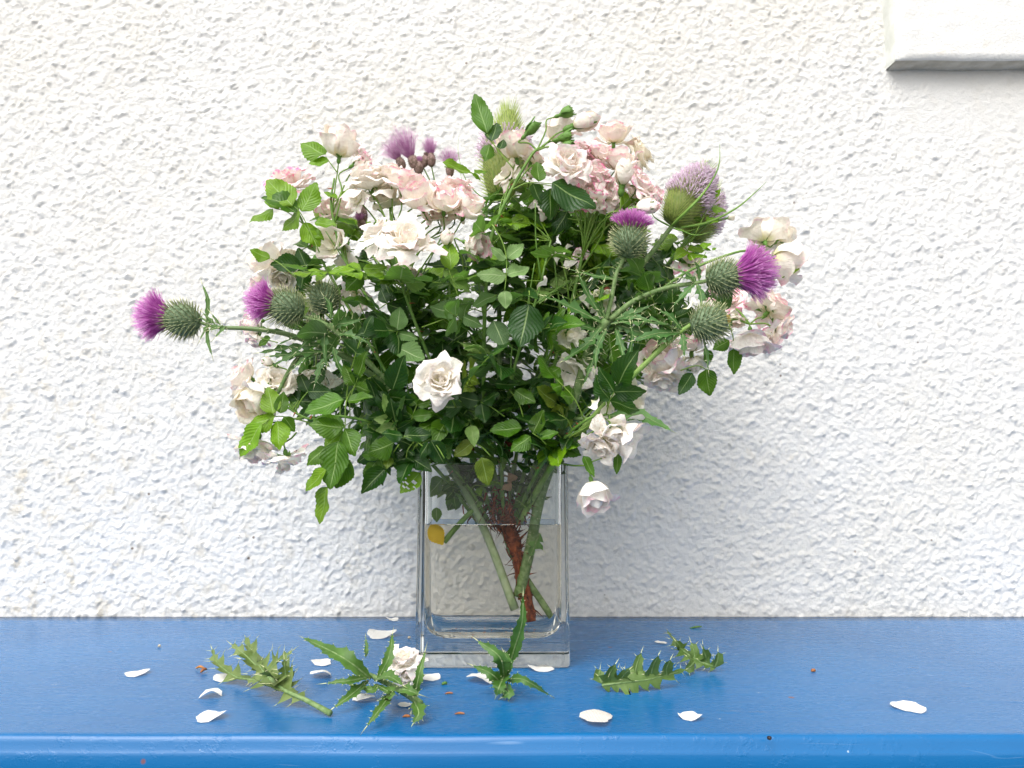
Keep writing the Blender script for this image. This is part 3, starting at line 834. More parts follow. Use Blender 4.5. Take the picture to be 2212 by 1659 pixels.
p2 = spray('left rose spray with a pink rose half hidden behind its broad leaves', [cl(-45, 8), (960, 1000, .815), (850, 830, .81), (745, 650, .80), (683, 540, .79), (640, 450, .785)])
p2.rose(622, 388, .80, 108, (-.15, .75, .55), 'open', 1.15, .25, at=(645, 455, .79))
p2.leaf([(690, 545), (668, 495), (649, 460), (636, 446)], [
    (632, 446, 575, 383, LV[0], 'light'), (652, 457, 682, 392, L_ROUND, 'light'), (650, 459, 606, 496, L_ROUND, 'light'),
    (655, 482, 692, 532, LV[2], 'light'), (640, 458, 570, 410, LV[3], 'mid'), (668, 495, 700, 515, LV[1], 'light')], .765, 'light')
p2.leaf([(655, 484), (620, 458), (592, 450)], [(590, 451, 537, 478, LV[2], 'light'), (604, 451, 570, 433, L_NARROW, 'light')], .775, 'light')
p2.leaf([(640, 600), (605, 570), (585, 559)], [(583, 559, 540, 537, L_ROUND, 'light')], .775, 'light')

p3 = spray('rose spray of creamy white blooms massed at the upper left of the bouquet', [cl(-15, 0), (1010, 960, .80), (930, 780, .78), (870, 620, .77), (850, 520, .765), (842, 450, .77)])
p3.rose(800, 388, .765, 112, (-.15, .9, .35), 'open', .12, .35)
p3.rose(868, 392, .755, 74, (.05, .9, .35), 'cup', .75, .4)
p3.rose(838, 430, .78, 70, (-.1, .4, .6), 'cup', .2, .8)
p3.rose(905, 428, .74, 70, (-.25, .75, .6), 'goblet', .65, .45)
p3.rose(960, 436, .738, 84, (.1, .75, .6), 'cup', .85, .35)
p3.rose(985, 400, .765, 80, (.15, .9, .25), 'open', .7, .3)
p3.rose(1012, 452, .742, 58, (.45, .55, .5), 'goblet', .5, .5)
p3.rose(930, 402, .775, 76, (0, .9, .3), 'open', .8, .3)
p3.rose(880, 508, .705, 122, (.15, .7, .75), 'open', .22, .3, at=(868, 600, .75))
p3.rose(812, 500, .72, 92, (-.45, .7, .45), 'open', .10, .25, at=(850, 590, .76))
p3.rose(1024, 528, .72, 70, (.75, -.35, .55), 'goblet', .7, .3, at=(1000, 620, .76))
p3.rose(966, 517, .725, 30, (.05, 1, .3), 'bud', .55, .5, at=(960, 590, .76))
for (u_, v_, d_, k_, c_) in ((778, 372, (-.4, .8, .4), 'cup', .3), (1000, 420, (.4, .7, .4), 'cup', 1.0), (944, 462, (0, .3, .8), 'cup', .6), (845, 372, (0, .9, .3), 'cup', .5), (985, 452, (.2, .4, .8), 'blown', .5),
        (890, 395, (.0, .8, .5), 'cup', .9), (770, 430, (-.3, .2, .7), 'blown', .2)):
    p3.rose(u_, v_, .758, rnd(46, 60), d_, k_, c_, .4)
p3.rose(720, 525, .79, 70, (-.3, .2, .7), 'droop', .2, .6)
p3.rose(738, 540, .80, 60, (-.2, -.5, .5), 'droop', .15, .5)
p3.rose(870, 585, .77, 62, (.1, -.8, .45), 'droop', .3, .4, .5)
p3.leaf([(850, 630), (815, 590), (790, 583)], [(781, 583, 708, 583, LV[0], 'light'), (785, 581, 836, 575, L_ROUND, 'light'), (782, 590, 745, 628, LV[2], 'mid'), (795, 588, 830, 610, LV[1], 'mid')], .735, 'light')
p3.leaf([(990, 640), (975, 600), (968, 575)], [(975, 582, 968, 519, LV[5], 'light'), (957, 586, 1017, 626, LV[0], 'pale')], .72, 'light')

p4 = spray('tall central rose shoot ending in a fan of closed green buds and one pale bud', [cl(0, -2), (1050, 960, .80), (1045, 780, .78), (1050, 620, .765), (1062, 510, .755), (1100, 420, .75), (1145, 340, .745), (1165, 318, .745)], r0=.0024, r1=.0013)
p4.rose(1257, 264, .74, 46, (.95, .35, .25), 'bud', .6, .55, at=(1172, 318, .745))
GREENB = {}
for (u, v, s_, d) in ((1222, 244, 27, (1, .35, .1)), (1146, 280, 29, (.7, .7, .2)), (1218, 297, 27, (1, .2, .3)), (1224, 314, 24, (1, .0, .3))):
    part = p4.rose(u, v, .742, s_, d, 'bud', .3, .8, at=(1160, 325, .745))
    for c_ in part.children:
        if c_.name.startswith('sepal'): c_.scale = c_.scale * 1.25
        else:
            if c_.data.name not in GREENB:
                g_ = c_.data.copy(); g_.materials.clear(); g_.materials.append(M_SEPAL); GREENB[c_.data.name] = g_
            c_.data = GREENB[c_.data.name]
p4.rose(1205, 290, .765, 60, (.3, .9, .3), 'goblet', .45, .4)
p4.rose(1112, 322, .765, 70, (-.2, .9, .3), 'goblet', .55, .5)
p4.rose(1150, 340, .77, 52, (.3, .9, .2), 'cup', .8, .4)
p4.rose(1092, 372, .775, 66, (-.5, .3, .5), 'blown', .3, .6)
p4.rose(1150, 372, .78, 50, (.2, .5, .5), 'cup', .4, .5)
p4.rose(1178, 440, .79, 52, (.1, .2, .7), 'blown', .3, .4)
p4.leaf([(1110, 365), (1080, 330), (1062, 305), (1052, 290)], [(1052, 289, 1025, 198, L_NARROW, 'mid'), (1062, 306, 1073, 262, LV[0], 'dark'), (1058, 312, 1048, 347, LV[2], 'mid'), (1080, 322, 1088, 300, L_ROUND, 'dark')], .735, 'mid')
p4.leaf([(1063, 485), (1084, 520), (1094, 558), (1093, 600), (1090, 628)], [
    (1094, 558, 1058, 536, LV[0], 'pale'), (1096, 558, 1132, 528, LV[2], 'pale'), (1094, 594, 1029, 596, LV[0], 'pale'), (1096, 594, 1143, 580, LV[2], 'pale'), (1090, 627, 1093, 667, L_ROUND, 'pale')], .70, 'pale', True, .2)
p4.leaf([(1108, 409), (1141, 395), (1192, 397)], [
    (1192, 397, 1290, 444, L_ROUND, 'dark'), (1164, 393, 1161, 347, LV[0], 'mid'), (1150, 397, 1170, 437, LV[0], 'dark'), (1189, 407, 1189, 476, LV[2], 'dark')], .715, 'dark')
p4.leaf([(960, 360), (985, 366), (1010, 375)], [(955, 352, 1025, 372, L_NARROW, 'light'), (1025, 375, 1052, 368, LV[0], 'light'), (1020, 376, 1040, 388, LV[1], 'light')], .77, 'light')

p5 = spray('right rose spray of dense pink-edged blooms crowding the upper right', [cl(25, -5), (1150, 960, .81), (1200, 780, .80), (1245, 610, .79), (1270, 490, .785), (1275, 430, .78)], r0=.0024)
p5.rose(1230, 350, .725, 104, (.3, .35, .85), 'open', .42, .25, at=(1255, 430, .77))
p5.rose(1325, 292, .79, 76, (.0, .95, .1), 'cup', .6, .5)
p5.rose(1385, 330, .80, 74, (.7, .4, .3), 'open', .05, .9)
p5.rose(1338, 350, .775, 78, (-.1, .9, .3), 'cup', .9, .35)
p5.rose(1275, 340, .79, 70, (.1, .8, .5), 'open', 1.2, .15)
p5.rose(1290, 370, .765, 74, (.2, .6, .6), 'open', 1.2, .15)
p5.rose(1346, 381, .745, 44, (.1, .95, .25), 'bud', .35, .6)
p5.rose(1390, 398, .755, 84, (.55, .5, .5), 'open', .8, .3)
p5.rose(1392, 448, .735, 42, (.9, .1, .25), 'bud', .6, .55)
p5.rose(1275, 408, .76, 80, (.1, .1, .9), 'open', .85, .25)
p5.rose(1312, 420, .77, 60, (.2, .2, .8), 'blown', .5, .4)
p5.rose(1285, 440, .755, 50, (-.2, -.5, .5), 'blown', .9, .4)
p5.rose(1230, 408, .775, 56, (.1, .1, .9), 'blown', .45, .4)
for (u_, v_, d_, k_, c_) in ((1258, 318, (.1, .8, .5), 'open', 1.1), (1302, 332, (.2, .8, .4), 'cup', .9), (1362, 368, (.5, .6, .4), 'cup', .8), (1412, 424, (.7, .3, .5), 'cup', .9),
        (1250, 425, (-.1, -.2, .8), 'blown', .6), (1300, 395, (.1, .4, .9), 'cup', 1.1), (1372, 418, (.3, .2, .7), 'blown', .6), (1215, 350, (-.4, .5, .5), 'cup', .3)):
    p5.rose(u_, v_, .778, rnd(48, 60), d_, k_, c_, .3)
p5.rose(1320, 450, .79, 50, (.2, -.2, .6), 'droop', .3, .6)
p5.leaf([(1330, 470), (1370, 440), (1385, 420)], [(1345, 455, 1385, 425, LV[2], 'light'), (1352, 450, 1345, 410, LV[0], 'light')], .775, 'light')

p6 = spray('far right rose spray with cream roses seen from behind above a purple thistle', [cl(40, 0), (1185, 960, .80), (1270, 800, .79), (1380, 670, .79), (1480, 590, .79), (1590, 545, .79), (1640, 545, .79)])
p6.rose(1650, 512, .80, 82, (.1, .75, -.6), 'cup', .25, .7)
p6.rose(1690, 562, .79, 84, (.85, -.25, -.1), 'goblet', .4, .5)
p6.rose(1685, 512, .81, 60, (.6, .6, -.3), 'cup', .15, .8)
p6.leaf([(1690, 600), (1704, 590), (1712, 582)], [(1706, 592, 1728, 564, LV[1], 'light')], .785, 'light')
p6.leaf([(1500, 580), (1515, 560), (1525, 545)], [(1536, 530, 1511, 526, L_ROUND, 'light'), (1538, 540, 1548, 535, LV[0], 'light')], .79, 'light')

p7 = spray('lower far right rose spray with pink-rimmed roses nodding outward', [cl(45, 4), (1190, 980, .79), (1290, 860, .775), (1400, 760, .77), (1500, 700, .77), (1580, 690, .775), (1620, 700, .775)])
p7.rose(1668, 668, .775, 92, (.7, .5, -.3), 'open', .65, .4)
p7.rose(1688, 718, .765, 84, (.7, -.45, .1), 'open', .75, .4)
p7.rose(1622, 738, .765, 92, (.0, -.9, .1), 'cup', .6, .35)
p7.rose(1572, 640, .80, 80, (-.1, .3, .5), 'open', 1.2, .2)
p7.rose(1590, 690, .78, 40, (-.1, -.6, .2), 'cup', .3, .6)
p7.leaf([(1575, 700), (1584, 730), (1584, 756)], [(1584, 754, 1588, 808, LV[0], 'mid'), (1570, 715, 1545, 700, LV[1], 'mid'), (1575, 735, 1540, 755, LV[2], 'mid')], .76, 'mid')
p7.leaf([(1640, 640), (1665, 610), (1680, 600)], [(1660, 615, 1672, 598, LV[2], 'mid')], .79)

p8 = spray('right rose spray hanging low with blush roses beside the pale thistle bud', [cl(38, 6), (1180, 990, .785), (1270, 880, .765), (1360, 800, .75), (1420, 760, .745), (1450, 750, .745)])
p8.rose(1432, 782, .735, 82, (-.35, .5, .55), 'goblet', .55, .3)
p8.rose(1436, 822, .74, 88, (-.1, -.75, .3), 'open', .3, .35)
p8.rose(1495, 745, .735, 62, (.0, .9, .35), 'cup', .95, .3)
p8.rose(1500, 784, .74, 56, (.2, -.8, .3), 'cup', .15, .5)
p8.leaf([(1470, 800), (1505, 790), (1524, 797)], [(1525, 797, 1535, 856, L_ROUND, 'mid'), (1496, 806, 1466, 853, LV[5], 'dark'), (1525, 755, 1535, 790, LV[1], 'mid')], .725, 'mid')
p8.leaf([(1350, 800), (1345, 830), (1350, 850)], [(1350, 815, 1320, 840, LV[0], 'mid'), (1350, 820, 1390, 800, LV[0], 'mid'), (1352, 845, 1365, 880, LV[2], 'mid')], .745, 'mid')

p9 = spray('short right rose spray with tightly bunched pale roses drooping beside the vase', [cl(30, 8), (1160, 1020, .775), (1215, 950, .75), (1270, 905, .73), (1310, 895, .725)])
p9.rose(1300, 968, .715, 92, (-.2, -.7, .55), 'open', .18, .2, .2)
p9.rose(1350, 940, .72, 88, (.6, -.5, .3), 'droop', .2, .2)
p9.rose(1325, 935, .71, 66, (.1, -.5, .5), 'cup', .12, .2)
p9.rose(1338, 872, .74, 90, (.2, -.2, .6), 'droop', .05, .75)
p9.rose(1283, 1062, .725, 72, (.15, -.8, .35), 'goblet', .42, .25, at=(1205, 1000, .765))
p9.leaf([(1270, 1000), (1300, 990), (1320, 985)], [(1335, 980, 1332, 1025, L_NARROW, 'mid'), (1260, 985, 1285, 1030, L_NARROW, 'mid')], .72, 'mid')

p10 = spray('lower left rose spray with pale roses and a leafy fan at the tip', [cl(-48, 12), (940, 1010, .79), (840, 930, .765), (745, 900, .75), (670, 905, .745), (620, 880, .745)])
p10.rose(528, 812, .755, 74, (-.65, .3, .3), 'cup', .55, .35)
p10.rose(556, 856, .735, 84, (-.3, -.6, .5), 'goblet', .15, .85)
p10.rose(600, 820, .75, 84, (.2, .4, .5), 'open', .12, .4)
p10.rose(530, 848, .76, 60, (-.5, -.3, .4), 'cup', .5, .4)
p10.rose(580, 783, .75, 24, (-.9, .4, .2), 'bud', .5, .5)
p10.rose(552, 968, .735, 84, (-.2, -.9, .2), 'cup', .35, .5)
p10.rose(620, 1000, .725, 90, (.15, -.95, -.05), 'blown', .6, .4, at=(640, 935, .745))
p10.rose(683, 815, .76, 68, (.1, -.9, .3), 'droop', .02, .5, .4)
p10.leaf([(672, 914), (630, 903), (594, 900), (566, 917)], [
    (591, 895, 577, 834, LV[0], 'light'), (606, 893, 612, 846, LV[0], 'mid'), (594, 900, 532, 921, LV[2], 'light'), (566, 917, 512, 984, LV[0], 'light'),
    (599, 909, 603, 972, LV[2], 'light'), (613, 900, 637, 933, LV[0], 'mid')], [.74, .728, .72, .715], 'light')
p10.leaf([(820, 808), (773, 830), (748, 867), (745, 923), (733, 954), (708, 1049)], [
    (742, 865, 656, 886, LV[0], 'mid'), (740, 923, 666, 915, LV[2], 'mid'), (733, 954, 708, 1056, LV[0], 'mid'), (745, 926, 766, 985, LV[2], 'mid'),
    (705, 1015, 656, 1058, LV[0], 'light'), (708, 1052, 683, 1132, LV[0], 'light'), (756, 993, 722, 1056, LV[0], 'mid'), (703, 965, 661, 1005, LV[2], 'mid'), (752, 868, 800, 850, LV[1], 'mid')], [.76, .75, .735, .72, .715, .71], 'light')
p10.leaf([(700, 930), (730, 918), (745, 912)], [(745, 922, 676, 905, LV[2], 'mid'), (740, 930, 700, 968, LV[2], 'light')], .735)

p11 = spray('left middle rose spray with faded cream roses above the inner left thistle', [cl(-40, 2), (950, 980, .82), (830, 820, .82), (720, 680, .82), (650, 600, .82), (622, 560, .82)])
p11.rose(590, 575, .815, 78, (-.6, .5, .4), 'goblet', .3, .5)
p11.rose(625, 552, .81, 66, (.2, .8, .3), 'blown', .1, .8, .35)
p11.rose(610, 600, .805, 66, (.1, -.4, .6), 'cup', .15, .5)
p11.rose(560, 620, .825, 56, (-.6, .2, .4), 'cup', .5, .4)
p11.rose(546, 700, .83, 60, (-.7, -.3, .3), 'cup', .7, .3)
p11.rose(556, 735, .83, 50, (-.2, -.9, .2), 'cup', .7, .3)
p11.rose(668, 672, .83, 44, (.2, -.5, .5), 'blown', .5, .3)
p11.rose(768, 640, .80, 56, (-.1, -.6, .6), 'droop', .5, .3)
p11.leaf([(600, 740), (580, 735), (562, 730)], [(585, 730, 556, 745, LV[0], 'mid'), (590, 715, 560, 705, LV[2], 'mid')], .815)

p12 = spray('inner right rose spray with small faded white roses hidden among the thistle leaves', [cl(12, 0), (1120, 960, .82), (1160, 830, .81), (1210, 720, .80), (1250, 640, .80)])
p12.rose(1295, 648, .735, 56, (.1, -.5, .6), 'droop', .03, .5, .4, at=(1262, 640, .76))
p12.rose(1240, 800, .745, 76, (-.3, -.5, .5), 'droop', .15, .2)
p12.rose(1224, 722, .76, 56, (.1, -.4, .7), 'droop', .1, .3)
p12.rose(1226, 556, .77, 62, (.3, -.5, .6), 'few', .05, .4, .3)
p12.rose(1495, 560, .83, 66, (.2, .3, .6), 'blown', 1.1, .4)
p12.rose(1250, 550, .80, 40, (-.5, .3, .5), 'blown', .8, .3)
p12.rose(1432, 690, .80, 46, (-.4, .6, .4), 'few', .1, .3)
p12.leaf([(1143, 628), (1144, 645), (1143, 660)], [(1143, 658, 1122, 748, L_ROUND, 'dark')], .705, 'dark', k=.15)
p12.leaf([(911, 707), (964, 688), (1029, 665), (1073, 637)], [(1073, 636, 1020, 666, L_ROUND, 'mid'), (995, 679, 929, 664, LV[2], 'mid'), (1000, 682, 1042, 708, LV[0], 'mid'), (1066, 692, 1090, 752, LV[0], 'dark')], .735, 'mid', True)
p12.leaf([(850, 760), (855, 735), (858, 716)], [(858, 713, 864, 664, L_ROUND, 'mid'), (856, 716, 795, 692, LV[0], 'mid'), (861, 718, 902, 735, LV[0], 'mid'), (858, 752, 918, 778, LV[2], 'mid')], .735, 'mid', True)
p12.leaf([(1090, 900), (1062, 880), (1038, 868)], [(1034, 867, 990, 855, L_ROUND, 'dark'), (1040, 872, 1048, 912, L_ROUND, 'dark'), (1042, 868, 1078, 848, LV[2], 'dark'), (1001, 881, 929, 872, L_ROUND, 'dark')], .735, 'dark')
p12.leaf([(1130, 900), (1120, 870), (1095, 835)], [(1068, 830, 1120, 828, LV[0], 'dark'), (1112, 844, 1157, 868, L_ROUND, 'mid')], .73, 'mid')
p12.leaf([(1180, 960), (1165, 945), (1150, 936)], [(1152, 937, 1172, 885, LV[0], 'mid'), (1127, 926, 1057, 926, LV[0], 'mid'), (1146, 942, 1102, 974, LV[2], 'mid'), (1165, 946, 1205, 930, LV[1], 'mid')], .725, 'mid')
p12.leaf([(1300, 760), (1310, 740), (1315, 725)], [(1315, 720, 1325, 790, L_ROUND, 'mid'), (1240, 770, 1205, 760, LV[0], 'mid'), (1210, 795, 1175, 810, L_ROUND, 'mid')], .735, 'mid')

p13 = spray('low leafy rose shoot spreading over the left rim of the vase', [cl(-25, 10), (1010, 1050, .80), (950, 985, .775), (890, 950, .75), (860, 945, .745)], r1=.0009)
p13.leaf([(920, 970), (895, 950), (872, 942)], [(872, 942, 935, 936, LV[0], 'dark'), (870, 940, 825, 935, LV[2], 'dark'), (852, 957, 790, 978, L_ROUND, 'mid')], .72, 'dark')
p13.leaf([(960, 990), (945, 965), (931, 951)], [(931, 951, 960, 1004, LV[0], 'dark'), (925, 955, 905, 990, LV[2], 'dark')], .71, 'dark')
p13.leaf([(1060, 985), (1040, 965), (1023, 957)], [(1023, 956, 979, 984, LV[0], 'yellow'), (1030, 955, 1010, 925, LV[0], 'mid'), (1040, 988, 1055, 1050, LV[0], 'yellow')], .735, 'mid')
p13.leaf([(862, 960), (845, 985), (834, 1010)], [(832, 1012, 780, 1065, L_FOLD, 'dark'), (840, 984, 836, 1012, LV[2], 'yellow')], .735, 'dark')
p13.leaf([(930, 1000), (918, 1012), (907, 1021)], [(907, 1021, 864, 1065, L_HOLE, 'light'), (895, 1000, 868, 1012, L_HOLE, 'mid')], .745, 'light')
p13.leaf([(975, 1060), (962, 1050), (948, 1040)], [(958, 1035, 918, 1072, LV[0], 'mid'), (943, 1096, 944, 1128, LV[2], 'mid')], .80, 'mid')
p13.leaf([(1140, 1100), (1125, 1085), (1115, 1080)], [(1150, 1075, 1105, 1090, LV[0], 'mid'), (1115, 1098, 1122, 1118, LV[2], 'mid')], .80, 'mid')

p14 = spray('leafy green rose shoot filling the back of the bouquet without flowers, left', [cl(-20, -5, .02), (1000, 920, .85), (900, 740, .88), (840, 600, .89), (810, 520, .89)])
p15 = spray('leafy green rose shoot filling the back of the bouquet without flowers, right', [cl(20, -5, .02), (1130, 900, .86), (1200, 720, .88), (1300, 560, .88), (1350, 500, .88)])
p16 = spray('leafy rose shoot behind the middle of the bouquet with one small green hip', [cl(30, -5, .01), (1160, 920, .84), (1260, 760, .85), (1400, 620, .84), (1500, 500, .82), (1560, 474, .81)])
p16.rose(1578, 470, .81, 15, (1, .2, .1), 'bud', .1, .9)
p16.leaf([(1500, 510), (1528, 450), (1540, 425)], [(1536, 430, 1556, 408, LV[0], 'light'), (1530, 440, 1570, 455, LV[2], 'light'), (1528, 445, 1500, 435, LV[0], 'light'), (1525, 470, 1552, 478, LV[2], 'light'), (1515, 480, 1495, 462, LV[0], 'mid')], .80, 'light')
p17 = spray('leafy rose shoot low behind the vase rim on the left side', [cl(-35, 0, .015), (980, 980, .85), (860, 860, .85), (760, 780, .84), (690, 740, .83)])
p18 = spray('upright leafy rose shoot in the dark centre of the bouquet', [cl(5, -5, -.01), (1085, 960, .79), (1110, 800, .775), (1160, 640, .77), (1190, 520, .77)])
p19 = spray('leafy rose shoot behind the right thistle stems', [cl(25, -5, .0), (1180, 960, .83), (1290, 800, .82), (1390, 700, .82), (1450, 640, .82)])

# ---------------------------------------------- filler leaves carried by the shoots
POLY = [(600, 640), (660, 560), (700, 470), (800, 500), (850, 560), (1000, 560), (1040, 430), (1120, 390), (1230, 440), (1330, 470), (1440, 520), (1530, 540), (1560, 600), (1570, 680), (1520, 730), (1440, 740),
        (1400, 800), (1330, 850), (1260, 920), (1225, 985), (1120, 990), (960, 985), (880, 970), (780, 960), (690, 930), (650, 860), (650, 780), (680, 720)]
def inside(u, v):
    c = False; j = len(POLY) - 1
    for i in range(len(POLY)):
        (x1, y1), (x2, y2) = POLY[i], POLY[j]
        if (y1 > v) != (y2 > v) and u < (x2 - x1) * (v - y1) / (y2 - y1) + x1: c = not c
        j = i
    return c
random.seed(77)
KEEP = [(620, 664, 44, .72), (1360, 522, 44, .715), (1562, 600, 46, .71), (1530, 698, 46, .70), (951, 820, 52, .70), (880, 508, 66, .705), (818, 498, 46, .725), (1232, 350, 55, .725), (700, 645, 25, .755),
        (960, 436, 50, .74), (800, 388, 55, .765), (1432, 790, 50, .735), (1300, 960, 50, .715), (555, 570, 60, .8), (1300, 400, 80, .77), (1360, 475, 36, .715), (1488, 424, 66, .8)]
nfill = 0
while nfill < 590:
    u, v = rnd(590, 1580), rnd(390, 990)
    low = nfill >= 480
    if low: u, v = rnd(800, 1245), rnd(840, 1010)
    if nfill >= 555: u, v = rnd(945, 1185), rnd(1000, 1095)
    if 200 <= nfill < 270: u, v = rnd(1040, 1400), rnd(440, 660)
    if not low and not inside(u, v): continue
    width = .13 if v < 850 else .08
    Y = .815 + rnd(-1, 1) * width * (.85 if abs(u - 1080) > 350 else 1)
    if 270 <= nfill < 480: Y = rnd(.84, .90)
    if 200 <= nfill < 270: Y = rnd(.80, .87)
    if low: Y = rnd(.735, .80) if nfill < 555 else rnd(.788, .850)
    elif Y < .745 and random.random() < .45: continue
    if not low and any((u - a_) ** 2 + (v - b_) ** 2 < (c_ + 30) ** 2 and Y < d_ + .03 for a_, b_, c_, d_ in KEEP): continue
    tip = P(u, v, Y)
    pl = min(plants, key=lambda q: (q.near(tip) - tip).length * rnd(.8, 1.25))
    a = pl.near(tip)
    d = tip - a
    if d.length < .018: d = (jit(1) + V(0, 0, .3)).normalized() * .03
    if d.length > .12: a = tip - d * (.12 / d.length); a = a.lerp(pl.near(a), .0)
    if (pl.near(a) - a).length > .004:      # a side twig joins the leaf to its shoot
        q = pl.near(a); mb = MB(); mb.tube(catmull([q, q.lerp(a, .5) + V(0, 0, -.004), a], 4), .0009, .0007, 5)
        wobj('twig', mb, [M_STEM], pl.root, q)
    d = tip - a; dn = d.normalized()
    outward = V((u - 1085) * .0012, rnd(-.6, .3), rnd(-.2, .6))
    nrm = (V(0, -.75, .8) + jit(.75) + outward * .3).normalized()
    side = dn.cross(nrm).normalized()
    nrm = side.cross(dn).normalized()
    Ls = rnd(.020, .034) * (.85 if v > 850 else 1) * (.6 if v > 1000 else 1)
    shade = (Y - .70) / .23
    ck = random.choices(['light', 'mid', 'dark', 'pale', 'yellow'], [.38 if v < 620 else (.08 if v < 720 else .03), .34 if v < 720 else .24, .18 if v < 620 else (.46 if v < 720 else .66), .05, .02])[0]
    rp = catmull([a, a.lerp(tip, .5) + nrm * .004, tip], 3)
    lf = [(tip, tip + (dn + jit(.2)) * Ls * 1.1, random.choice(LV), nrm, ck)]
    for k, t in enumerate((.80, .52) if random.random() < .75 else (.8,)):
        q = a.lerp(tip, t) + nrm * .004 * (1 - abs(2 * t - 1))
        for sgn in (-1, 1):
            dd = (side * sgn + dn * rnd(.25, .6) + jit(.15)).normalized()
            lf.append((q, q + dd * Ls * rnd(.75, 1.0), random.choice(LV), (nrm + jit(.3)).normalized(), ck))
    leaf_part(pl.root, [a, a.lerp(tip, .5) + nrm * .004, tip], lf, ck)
    nfill += 1
# thin bare twigs through the middle
for k in range(46):
    pl = random.choice(plants[1:]); i = random.randrange(14, len(pl.pts) - 4); q = pl.pts[i]
    d = (pl.pts[i + 2] - q).normalized(); e = q + (d + jit(.6)).normalized() * rnd(.04, .10)
    if not inside(*(lambda r: (r.x / r.y * _c * 0 + W_PX / 2 + r.x / (r.y * _c + r.z * _s) * F_PX, H_PX / 2 - (-r.y * _s + r.z * _c) / (r.y * _c + r.z * _s) * F_PX))(e - V(0, 0, CAM_H))): continue
    mb = MB(); mb.tube(catmull([q, q.lerp(e, .5) + jit(.004), e], 4), .0011, .0006, 5)
    wobj('twig', mb, [M_STEM], pl.root, q)

M_REDLEAF = simple('dead_red_leaf', (0.10, 0.015, 0.008), (0.22, 0.05, 0.02), 60, .7, .6, .15)
for (u, v, Y, L_, d) in ((1312, 618, .77, 34, (.2, -1, .2)), (1062, 905, .78, 22, (1, .1, .2)), (1145, 880, .79, 26, (-1, .4, .1)), (905, 905, .79, 24, (.3, 1, .1)), (1010, 955, .78, 24, (.6, -.6, .2)), (840, 800, .80, 20, (1, .2, .1)), (1095, 950, .79, 26, (.2, -1, 0))):
    p_ = P(u, v, Y); me_ = LV[4].copy(); me_.materials.clear(); me_.materials.append(M_REDLEAF)
    pl_n = min(plants, key=lambda q: (q.near(p_) - p_).length); q_ = pl_n.near(p_)
    mb = MB(); mb.tube([q_, q_.lerp(p_, .5) + V(0, 0, .002), p_], .0006, .0005, 5); wobj('twig', mb, [M_STEM], pl_n.root, q_)
    tag(node('dead_leaf', me_, frame(p_, dirv(*d), facing(.4), L_ * px(p_)), pl_n.root), 'dark red withered leaf')

# ------------------------------------------------------------------ thistles
def leaf_on_path(parent, name, pts, nh, W, lobes=7, sinus=.35, seed=1, spine=.0055, amp=.5, color=(1, 1, 1), root_w=.25, mat=None, fold=.25, tipspine=.008):
    r = random.Random(seed); cp = catmull(pts, 10); n = len(cp); mb = MB()
    def at(t):
        x = min(max(t, 0), 1) * (n - 1); i = min(int(x), n - 2); return cp[i].lerp(cp[i + 1], x - i), (cp[i + 1] - cp[i]).normalized()
    seq = []
    for k in range(lobes):
        for off, wv in ((0, sinus), (.35, .72), (.62, 1.0), (.80, .68 + sinus * .2)): seq.append(((k + off) / lobes, wv, off == .62, k))
    seq.append((1.0, 0.02, False, lobes))
    rows = []; pl_ = {}
    sg = {-1: [r.choice((-1, 1)) * r.uniform(.4, 1) for _ in range(lobes + 1)], 1: [r.choice((-1, 1)) * r.uniform(.4, 1) for _ in range(lobes + 1)]}
    for (t, wv, istip, k) in seq:
        p, T = at(t); Sd = T.cross(nh).normalized(); N = Sd.cross(T).normalized()
        env = (root_w + (1 - root_w) * min(1, t * 3.2)) * (1 - max(0, t - .45) / .55) ** .75
        row = []
        for c in (-1, -.5, 0, .5, 1):
            s = -1 if c < 0 else 1
            ww = W * env * wv * abs(c) * (1 + .2 * math.sin(k * 2.3 + s + seed))
            z = ww * fold + amp * ww * sg[s][k] * (wv if abs(c) == 1 else .25)
            q = p + Sd * ww * (1 if c > 0 else -1) + N * z + T * (ww * .25 if istip and abs(c) == 1 else 0)
            if c == 0: q = p
            row.append(mb.vert(q, (.5 + .5 * c, t)))
            if istip and abs(c) == 1 and spine:
                dirs = (Sd * (1 if c > 0 else -1) + T * .5 + N * sg[s][k] * .5).normalized()
                mb.spike(q, q + dirs * spine * r.uniform(.7, 1.3), .00035, 1)
        rows.append(row)
    for a, b in zip(rows, rows[1:]):
        for c in range(4): mb.face((a[c], a[c + 1], b[c + 1], b[c]))
    if tipspine:
        p, T = at(1); mb.spike(p, p + T * tipspine, .0005, 1)
    mb.tube([at(t)[0] for t in [i / 12 for i in range(12)]], W * .07 + .0004, .0004, 5, m=2)
    return wobj(name, mb, [mat or M_THLEAF, M_SPINE, M_THSTEM], parent, pts[0], color=color)

def spiny_stem(plant, r, n, seed=0):
    """wings and prickles along a thistle stem"""
    mb = MB(); rr = random.Random(seed)
    for k in range(n):
        i = rr.randrange(8, len(plant.pts) - 2); p = plant.pts[i]; t = (plant.pts[i + 1] - p).normalized()
        nn = t.orthogonal(); nn.rotate(Matrix.Rotation(rr.uniform(0, 6.28), 3, t))
        q = p + nn * r * .9
        mb.spike(q, q + nn * rr.uniform(.0018, .0055) + t * rr.uniform(-.001, .002), .00022, 0)
    tag(wobj('prickles', mb, [M_SPINE], plant.root, plant.base), kind='stuff')

